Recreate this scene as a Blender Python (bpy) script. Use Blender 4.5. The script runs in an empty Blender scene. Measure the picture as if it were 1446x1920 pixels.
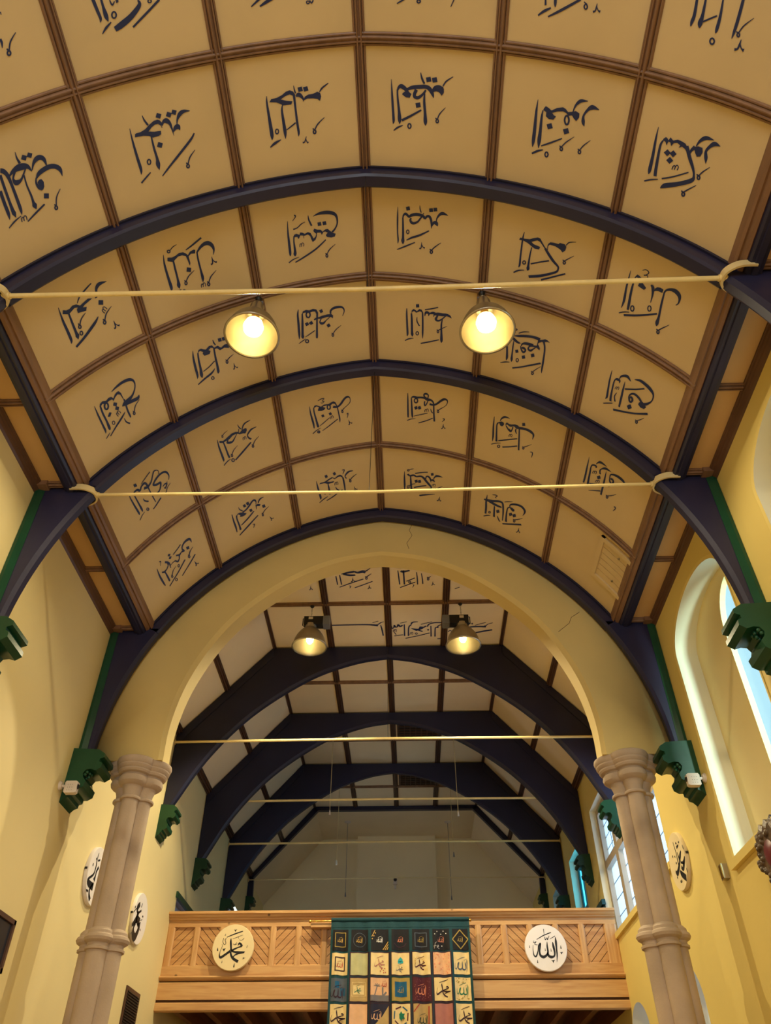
import bpy, math, random
from mathutils import Vector, Matrix
from mathutils.geometry import delaunay_2d_cdt

random.seed(7)
SC = bpy.context.scene
COL = SC.collection
PI = math.pi

# ------------------------------------------------------------------ camera
cam_data = bpy.data.cameras.new('camera')
cam = bpy.data.objects.new('camera', cam_data)
COL.objects.link(cam)
cam_data.sensor_fit = 'VERTICAL'
cam_data.sensor_height = 36.0
cam_data.lens = 27.107
cam_data.clip_end = 200
PITCH, YAW, ROLL = math.radians(41.8707), math.radians(-1.5569), math.radians(-0.0583)
fw = Vector((math.sin(YAW) * math.cos(PITCH), math.cos(YAW) * math.cos(PITCH), math.sin(PITCH)))
rt = Vector((math.cos(YAW), -math.sin(YAW), 0))
up = rt.cross(fw)
rt2 = rt * math.cos(ROLL) + up * math.sin(ROLL)
up2 = up * math.cos(ROLL) - rt * math.sin(ROLL)
M = Matrix((rt2, up2, -fw)).transposed().to_4x4()
M.translation = Vector((0.2877, 0.0, 1.6))
cam.matrix_world = M
SC.camera = cam

# ------------------------------------------------------------------ view, world, lights
SC.view_settings.view_transform = 'Standard'
SC.view_settings.look = 'None'
SC.view_settings.exposure = 0.08
SC.view_settings.gamma = 1.0
SC.view_settings.use_curve_mapping = False
SC.cycles.max_bounces = 8
SC.cycles.diffuse_bounces = 5
SC.cycles.sample_clamp_indirect = 6.0
SC.cycles.caustics_reflective = False
SC.cycles.caustics_refractive = False

world = bpy.data.worlds.new('world')
SC.world = world
world.use_nodes = True
world.node_tree.nodes['Background'].inputs[0].default_value = (0.45, 0.75, 1.15, 1)
world.node_tree.nodes['Background'].inputs[1].default_value = 1.0

def light(name, kind, loc, energy, color, size=0.1, size_y=None, aim=None):
    d = bpy.data.lights.new(name, kind)
    d.energy = energy
    d.color = color
    if kind == 'SPOT':
        d.spot_size = math.radians(128)
        d.spot_blend = 0.35
    if kind == 'AREA':
        d.shape = 'RECTANGLE'
        d.size = size
        d.size_y = size_y or size
    else:
        d.shadow_soft_size = size
    o = bpy.data.objects.new(name, d)
    COL.objects.link(o)
    o.location = loc
    if aim is not None:
        o.rotation_euler = Vector(aim).to_track_quat('-Z', 'Y').to_euler()
    return o

WARM = (1.0, 0.83, 0.50)
DAY = (0.72, 0.87, 1.0)
# ambient fill through an invented west window; daylight outside the side windows
light('west_fill_light', 'AREA', (0, -6.6, 5.2), 300, (1.0, 0.98, 0.92), 4.2, 5.0, (0, 1, 0.05))
light('south_window_daylight', 'AREA', (4.3, 3.9, 5.3), 9, DAY, 0.8, 2.2, (-1, 0, 0))
light('south_niche_daylight', 'AREA', (4.3, 7.4, 5.3), 8, (0.85, 0.97, 0.88), 2.6, 3.2, (-1, 0, 0))
light('niche_reveal_fill', 'AREA', (4.16, 4.7, 5.6), 230, (0.70, 0.90, 1.0), 0.25, 2.4, (-0.56, 3.3, -0.12))  # added fill, aimed through the niche glass to brighten its reveal
light('chancel_window_daylight', 'AREA', (4.4, 11.9, 5.6), 75, (0.50, 0.75, 1.0), 3.6, 1.9, (-1, 0, 0))
light('north_gallery_window_daylight', 'AREA', (-4.3, 18.0, 5.7), 80, (0.9, 0.95, 1.0), 1.0, 1.4, (1, 0, 0))
light('gallery_window_daylight', 'AREA', (4.4, 15.6, 5.9), 80, (0.6, 0.85, 1.0), 1.0, 1.2, (-1, 0, 0))
# lamps assumed behind the photographer, added for light only, spaced like the visible ones
for lx in (-1.2, 1.2):
    light('assumed_rear_light', 'SPOT', (lx, -1.4, 8.1), 260, WARM, 0.12)

# ------------------------------------------------------------------ materials
def lin(c):
    c /= 255.0
    return c / 12.92 if c <= 0.04045 else ((c + 0.055) / 1.055) ** 2.4

def rgb(r, g, b):
    return (lin(r), lin(g), lin(b), 1.0)

def node(nt, t, **kw):
    n = nt.nodes.new(t)
    for k, v in kw.items():
        setattr(n, k, v)
    return n

def mat(name, col, rough=0.6, var=0.06, scale=3.0, bump=0.0, bscale=40.0, metal=0.0, spec=0.4, col2=None, detail=4.0, stretch=None):
    m = bpy.data.materials.new(name)
    m.use_nodes = True
    nt = m.node_tree
    b = nt.nodes['Principled BSDF']
    b.inputs['Roughness'].default_value = rough
    b.inputs['Metallic'].default_value = metal
    b.inputs['Specular IOR Level'].default_value = spec
    tc = node(nt, 'ShaderNodeTexCoord')
    src = tc.outputs['Object']
    if stretch:
        mp = node(nt, 'ShaderNodeMapping')
        mp.inputs['Scale'].default_value = stretch
        nt.links.new(src, mp.inputs[0])
        src = mp.outputs[0]
    nz = node(nt, 'ShaderNodeTexNoise')
    nz.inputs['Scale'].default_value = scale
    nz.inputs['Detail'].default_value = detail
    nt.links.new(src, nz.inputs['Vector'])
    rp = node(nt, 'ShaderNodeValToRGB')
    c2 = col2 or tuple(min(1, c * (1 - 2 * var)) for c in col[:3]) + (1,)
    c1 = tuple(min(1, c * (1 + var)) for c in col[:3]) + (1,)
    rp.color_ramp.elements[0].position = 0.3
    rp.color_ramp.elements[1].position = 0.7
    rp.color_ramp.elements[0].color = c2
    rp.color_ramp.elements[1].color = c1
    nt.links.new(nz.outputs['Fac'], rp.inputs[0])
    nt.links.new(rp.outputs[0], b.inputs['Base Color'])
    if bump:
        n2 = node(nt, 'ShaderNodeTexNoise')
        n2.inputs['Scale'].default_value = bscale
        n2.inputs['Detail'].default_value = 6
        nt.links.new(src, n2.inputs['Vector'])
        bp = node(nt, 'ShaderNodeBump')
        bp.inputs['Strength'].default_value = bump
        bp.inputs['Distance'].default_value = 0.01
        nt.links.new(n2.outputs['Fac'], bp.inputs['Height'])
        nt.links.new(bp.outputs[0], b.inputs['Normal'])
    return m

def wood(name, light_c, dark_c, axis='X', rough=0.45, scale=1.0, knots=True):
    m = bpy.data.materials.new(name)
    m.use_nodes = True
    nt = m.node_tree
    b = nt.nodes['Principled BSDF']
    b.inputs['Roughness'].default_value = rough
    tc = node(nt, 'ShaderNodeTexCoord')
    mp = node(nt, 'ShaderNodeMapping')
    s = {'X': (0.7, 9, 9), 'Y': (9, 0.7, 9), 'Z': (9, 9, 0.7)}[axis]
    mp.inputs['Scale'].default_value = tuple(v * scale for v in s)
    nt.links.new(tc.outputs['Object'], mp.inputs[0])
    nz = node(nt, 'ShaderNodeTexNoise')
    nz.inputs['Scale'].default_value = 2.2
    nz.inputs['Detail'].default_value = 7
    nz.inputs['Distortion'].default_value = 0.6
    nt.links.new(mp.outputs[0], nz.inputs['Vector'])
    rp = node(nt, 'ShaderNodeValToRGB')
    rp.color_ramp.elements[0].position = 0.32
    rp.color_ramp.elements[1].position = 0.62
    rp.color_ramp.elements[0].color = dark_c
    rp.color_ramp.elements[1].color = light_c
    nt.links.new(nz.outputs['Fac'], rp.inputs[0])
    out = rp.outputs[0]
    if knots:
        vo = node(nt, 'ShaderNodeTexVoronoi')
        vo.inputs['Scale'].default_value = 2.6
        nt.links.new(tc.outputs['Object'], vo.inputs['Vector'])
        r2 = node(nt, 'ShaderNodeValToRGB')
        r2.color_ramp.elements[0].position = 0.035
        r2.color_ramp.elements[1].position = 0.075
        r2.color_ramp.elements[0].color = (0.28, 0.28, 0.28, 1)
        r2.color_ramp.elements[1].color = (1, 1, 1, 1)
        nt.links.new(vo.outputs['Distance'], r2.inputs[0])
        mx = node(nt, 'ShaderNodeMix', data_type='RGBA', blend_type='MULTIPLY')
        mx.inputs['Factor'].default_value = 1
        nt.links.new(out, mx.inputs['A'])
        nt.links.new(r2.outputs[0], mx.inputs['B'])
        out = mx.outputs['Result']
    nt.links.new(out, b.inputs['Base Color'])
    return m

def emit(name, col, strength):
    m = bpy.data.materials.new(name)
    m.use_nodes = True
    nt = m.node_tree
    nt.nodes.remove(nt.nodes['Principled BSDF'])
    e = node(nt, 'ShaderNodeEmission')
    e.inputs[0].default_value = col
    e.inputs[1].default_value = strength
    nt.links.new(e.outputs[0], nt.nodes['Material Output'].inputs[0])
    return m

def glass(name, tint, rough=0.25, frost=0.5):
    """pale leaded glass: lets the sky through, partly as a frosted diffuser"""
    m = bpy.data.materials.new(name)
    m.use_nodes = True
    nt = m.node_tree
    nt.nodes.remove(nt.nodes['Principled BSDF'])
    tr = node(nt, 'ShaderNodeBsdfTransparent')
    tr.inputs[0].default_value = tint
    tl = node(nt, 'ShaderNodeBsdfTranslucent')
    tl.inputs[0].default_value = tint
    gl = node(nt, 'ShaderNodeBsdfGlossy')
    gl.inputs['Roughness'].default_value = rough
    m1 = node(nt, 'ShaderNodeMixShader')
    m1.inputs[0].default_value = frost
    nt.links.new(tr.outputs[0], m1.inputs[1])
    nt.links.new(tl.outputs[0], m1.inputs[2])
    m2 = node(nt, 'ShaderNodeMixShader')
    m2.inputs[0].default_value = 0.06
    nt.links.new(m1.outputs[0], m2.inputs[1])
    nt.links.new(gl.outputs[0], m2.inputs[2])
    nt.links.new(m2.outputs[0], nt.nodes['Material Output'].inputs[0])
    return m

MT = {
    'panel': mat('cream_ceiling_board', rgb(220, 198, 152), 0.7, 0.03, 1.2, 0.05, 60),
    'panel2': mat('pale_ceiling_board', rgb(240, 222, 186), 0.7, 0.03, 1.2, 0.05, 60),
    'eave': mat('ochre_eave_board', rgb(220, 184, 130), 0.6, 0.05, 1.0),
    'wall': mat('daylit_wall_paint', rgb(230, 213, 158), 0.65, 0.025, 0.8, 0.10, 14),  # left wall's copy of the paint, paled to stand for daylight
    'wall_r': mat('lamplit_wall_paint', rgb(228, 207, 126), 0.6, 0.025, 0.8, 0.10, 14),  # right wall's copy of the paint, yellower to stand for warm lamp light
    'arch': mat('cream_arch_plaster', rgb(214, 192, 128), 0.7, 0.03, 1.0, 0.12, 12),
    'white_reveal': mat('white_reveal_paint', rgb(236, 236, 214), 0.6, 0.02, 1.5),
    'mullion': mat('warm_grey_mullion_paint', rgb(176, 160, 138), 0.6, 0.03, 1.5),
    'endwall': mat('far_wall_paint', rgb(236, 222, 184), 0.7, 0.03, 0.8),
    'brown': mat('brown_moulding_paint', rgb(138, 106, 82), 0.4, 0.10, 2.0, 0.1, 30, stretch=(6, 1, 6)),
    'brown2': mat('deep_brown_moulding_paint', rgb(100, 72, 56), 0.4, 0.10, 2.0),
    'darkbrown': mat('dark_brown_moulding_paint', rgb(86, 60, 46), 0.45, 0.10, 2.0),
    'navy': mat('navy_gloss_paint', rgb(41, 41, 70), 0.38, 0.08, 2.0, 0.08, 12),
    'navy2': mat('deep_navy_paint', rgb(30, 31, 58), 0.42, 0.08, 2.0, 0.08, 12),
    'green': mat('dark_green_gloss_paint', rgb(20, 70, 46), 0.32, 0.10, 4.0, 0.1, 20),
    'green2': mat('blackish_green_paint', rgb(18, 62, 40), 0.35, 0.10, 4.0),
    'teal': mat('teal_frame_paint', rgb(24, 70, 72), 0.4, 0.08, 4.0),
    'ink': mat('navy_lettering_paint', rgb(36, 50, 98), 0.5, 0.03, 4.0),
    'black': mat('black_lettering_paint', rgb(22, 22, 26), 0.5, 0.03, 4.0),
    'stone': mat('pinkish_sandstone', rgb(182, 162, 142), 0.75, 0.09, 2.2, 0.25, 45, detail=8),
    'rod': mat('cream_rod_paint', rgb(236, 214, 150), 0.4, 0.06, 6.0, 0.2, 60),
    'strap': mat('cream_strap_paint', rgb(224, 204, 150), 0.45, 0.06, 6.0),
    'steel': mat('spun_aluminium', rgb(186, 178, 160), 0.32, 0.03, 8.0, metal=0.9),
    'bell': mat('dulled_bell_metal', rgb(168, 156, 128), 0.42, 0.05, 8.0, metal=0.75),
    'blackmetal': mat('black_metal', rgb(26, 26, 28), 0.45, 0.05, 8.0),
    'grey': mat('grey_plastic', rgb(120, 122, 126), 0.5, 0.04, 8.0),
    'white': mat('white_plastic', rgb(226, 216, 206), 0.5, 0.02, 8.0),
    'cream': mat('cream_roundel_board', rgb(232, 214, 170), 0.5, 0.03, 3.0),
    'whiteboard': mat('white_roundel_board', rgb(236, 230, 228), 0.45, 0.02, 3.0),
    'brass': mat('polished_brass', rgb(206, 160, 72), 0.25, 0.04, 8.0, metal=0.9),
    'pine': wood('honey_pine', rgb(206, 164, 110), rgb(186, 138, 86), 'X'),
    'pine_d': wood('honey_pine_plank', rgb(198, 152, 98), rgb(176, 126, 76), 'X', scale=0.8),
    'pine_z': wood('honey_pine_upright', rgb(208, 166, 114), rgb(188, 140, 88), 'Z'),
    'pine_y': wood('brown_pine_joist', rgb(132, 84, 52), rgb(96, 58, 36), 'Y', knots=False),
    'gap': mat('dark_wood_gap', rgb(72, 44, 24), 0.8, 0.05, 4.0),
    'floor': mat('patterned_carpet', rgb(168, 140, 112), 0.95, 0.12, 6.0),
    'gilt': mat('carved_gilt_wood', rgb(86, 66, 44), 0.4, 0.3, 14.0, 0.5, 60),
    'crimson': mat('crimson_enamel', rgb(96, 26, 36), 0.35, 0.1, 10.0),
    'bulb': emit('glowing_lamp_bulb', (1.0, 0.76, 0.32, 1), 14.0),
    'hotbulb': emit('glaring_lamp_bulb', (1.0, 0.74, 0.27, 1), 13.0),
    'clear': glass('pale_leaded_glass', (0.9, 0.95, 1.0, 1)),
    'frost': glass('frosted_niche_glass', (0.82, 0.92, 0.74, 1), frost=0.2),
    'tealglass': glass('teal_tinted_glass', (0.06, 0.34, 0.40, 1)),
    'lilac': mat('pale_lilac_paint', rgb(206, 206, 222), 0.6, 0.03, 2.0),
    'dark': mat('dark_screen', rgb(40, 44, 56), 0.25, 0.04, 3.0),
}

# ------------------------------------------------------------------ mesh helpers
class MB:
    def __init__(self):
        self.v, self.f = [], []

    def add(self, vs, fs):
        o = len(self.v)
        self.v += [tuple(p) for p in vs]
        self.f += [tuple(i + o for i in f) for f in fs]
        return self

    def box(self, x0, x1, y0, y1, z0, z1):
        vs = [(x, y, z) for z in (z0, z1) for y in (y0, y1) for x in (x0, x1)]
        return self.add(vs, [(0, 2, 3, 1), (4, 5, 7, 6), (0, 1, 5, 4), (2, 6, 7, 3), (0, 4, 6, 2), (1, 3, 7, 5)])

    def quad(self, a, b, c, d):
        return self.add([a, b, c, d], [(0, 1, 2, 3)])

    def loft(self, rings, closed=True, cap=True):
        n = len(rings[0])
        vs = [p for r in rings for p in r]
        fs = []
        for i in range(len(rings) - 1):
            for j in range(n if closed else n - 1):
                k = (j + 1) % n
                fs.append((i * n + j, i * n + k, (i + 1) * n + k, (i + 1) * n + j))
        if cap and closed:
            fs.append(tuple(range(n - 1, -1, -1)))
            fs.append(tuple((len(rings) - 1) * n + j for j in range(n)))
        return self.add(vs, fs)

    def prism(self, poly, axis, a, b):
        """poly of 2-D points swept along axis from a to b"""
        def P(u, w, t):
            return {'X': (t, u, w), 'Y': (u, t, w), 'Z': (u, w, t)}[axis]
        return self.loft([[P(u, w, t) for u, w in poly] for t in (a, b)])

    def tube(self, path, r, n=10, cap=True):
        rings = []
        path = [Vector(p) for p in path]
        for i, p in enumerate(path):
            t = (path[min(i + 1, len(path) - 1)] - path[max(i - 1, 0)]).normalized()
            ref = Vector((0, 0, 1)) if abs(t.z) < 0.9 else Vector((1, 0, 0))
            a = t.cross(ref).normalized()
            b = t.cross(a)
            rr = r[i] if isinstance(r, (list, tuple)) else r
            rings.append([tuple(p + a * (rr * math.cos(q)) + b * (rr * math.sin(q))) for q in [2 * PI * k / n for k in range(n)]])
        return self.loft(rings, True, cap)

    def lathe(self, prof, c, n=32, axis='Z', cap=False):
        rings = []
        for r, h in prof:
            ring = []
            for k in range(n):
                q = 2 * PI * k / n
                u, w = r * math.cos(q), r * math.sin(q)
                ring.append({'Z': (c[0] + u, c[1] + w, c[2] + h), 'Y': (c[0] + u, c[1] + h, c[2] + w), 'X': (c[0] + h, c[1] + u, c[2] + w)}[axis])
            rings.append(ring)
        return self.loft(rings, True, cap)

    def build(self, name, m, parent=None, smooth=None, base=None):
        me = bpy.data.meshes.new(name)
        off = Vector(base) if base is not None else Vector((0, 0, 0))
        me.from_pydata([tuple(Vector(p) - off) for p in self.v], [], self.f)
        me.update()
        import bmesh
        bm = bmesh.new()
        bm.from_mesh(me)
        bmesh.ops.remove_doubles(bm, verts=bm.verts, dist=1e-5)
        bmesh.ops.recalc_face_normals(bm, faces=bm.faces)
        bm.to_mesh(me)
        bm.free()
        if smooth is not None:
            for p in me.polygons:
                p.use_smooth = True
            me.set_sharp_from_angle(angle=math.radians(smooth))
        me.materials.append(MT[m] if isinstance(m, str) else m)
        o = bpy.data.objects.new(name, me)
        COL.objects.link(o)
        o.location = off
        if parent is not None:
            o.parent = parent
            o.location = off - Vector(world_loc(parent))
        return o

def world_loc(o):
    p = Vector(o.location)
    while o.parent:
        o = o.parent
        p += Vector(o.location)
    return p

def thing(name, loc, label, cat, group=None):
    o = bpy.data.objects.new(name, None)
    o.empty_display_size = 0.1
    COL.objects.link(o)
    o.location = loc
    return tag(o, label, cat, group)

def tag(o, label, cat, group=None):
    o['label'] = label
    o['category'] = cat
    if group:
        o['group'] = group
    return o

def struct(o):
    o['kind'] = 'structure'
    return o

def copy_tree(o, parent=None):
    c = o.copy()
    COL.objects.link(c)
    if parent is not None:
        c.parent = parent
    for ch in [k for k in bpy.data.objects if k.parent == o]:
        copy_tree(ch, c)
    return c

def polygon_with_holes(outer, holes):
    """triangulated 2-D region: outer polygon less the holes"""
    pts, edges = [], []
    for loop in [outer] + holes:
        b = len(pts)
        pts += [Vector(p) for p in loop]
        edges += [(b + i, b + (i + 1) % len(loop)) for i in range(len(loop))]
    v, e, f, _, _, _ = delaunay_2d_cdt(pts, edges, [], 0, 1e-6)
    def inside(p, loop):
        c = False
        for i in range(len(loop)):
            (x1, y1), (x2, y2) = loop[i], loop[(i + 1) % len(loop)]
            if (y1 > p[1]) != (y2 > p[1]) and p[0] < (x2 - x1) * (p[1] - y1) / (y2 - y1) + x1:
                c = not c
        return c
    fs = []
    for t in f:
        c = sum((v[i] for i in t), Vector((0, 0))) / len(t)
        if inside(c, outer) and not any(inside(c, h) for h in holes):
            fs.append(tuple(t))
    return [tuple(p) for p in v], fs

def catmull(pts, closed=False, step=4):
    """smooth list of n-tuples"""
    n = len(pts)
    if n < 3 and not closed:
        return list(pts)
    out = []
    for i in range(n if closed else n - 1):
        p0 = pts[(i - 1) % n] if closed or i > 0 else pts[i]
        p1, p2 = pts[i], pts[(i + 1) % n]
        p3 = pts[(i + 2) % n] if closed or i + 2 < n else p2
        for k in range(step):
            t = k / step
            out.append(tuple(0.5 * (2 * b + (c - a) * t + (2 * a - 5 * b + 4 * c - d) * t * t + (3 * b - a - 3 * c + d) * t ** 3) for a, b, c, d in zip(p0, p1, p2, p3)))
    if not closed:
        out.append(tuple(pts[-1]))
    return out

def writing(mb, text, fn, only=None):
    """brush strokes: 'c' open stroke, 'o' closed ring, 'f' filled patch; fn maps metres (u, v) onto the surface"""
    parts = text.split(';')
    bu, bv = (int(t) for t in parts[0].split())
    sel = parts[1:] if only is None else parts[1:1 + only]
    for st in sel:
        k, *pts = st.split()
        P = [tuple(int(a) for a in p.split(',')) for p in pts]
        if k == 'f':
            q = [fn((bu + a) / 1000, (bv + b) / 1000) for a, b in P]
            mb.add(q, [tuple(range(len(q)))])
            continue
        C = catmull(P, k == 'o', 5)
        if k == 'o':
            C.append(C[0])
        L, Rr = [], []
        for i, p in enumerate(C):
            if k == 'o' and i in (0, len(C) - 1):
                a, b = C[-2], C[1]
            else:
                a, b = C[max(i - 1, 0)], C[min(i + 1, len(C) - 1)]
            tx, ty = b[0] - a[0], b[1] - a[1]
            ln = math.hypot(tx, ty) or 1
            h = max(p[2], 3) * 0.6
            nx, ny = -ty / ln * h, tx / ln * h
            L.append(fn((bu + p[0] + nx) / 1000, (bv + p[1] + ny) / 1000))
            Rr.append(fn((bu + p[0] - nx) / 1000, (bv + p[1] - ny) / 1000))
        n = len(C)
        mb.add(L + Rr, [(i, i + 1, n + i + 1, n + i) for i in range(n - 1)])

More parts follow.
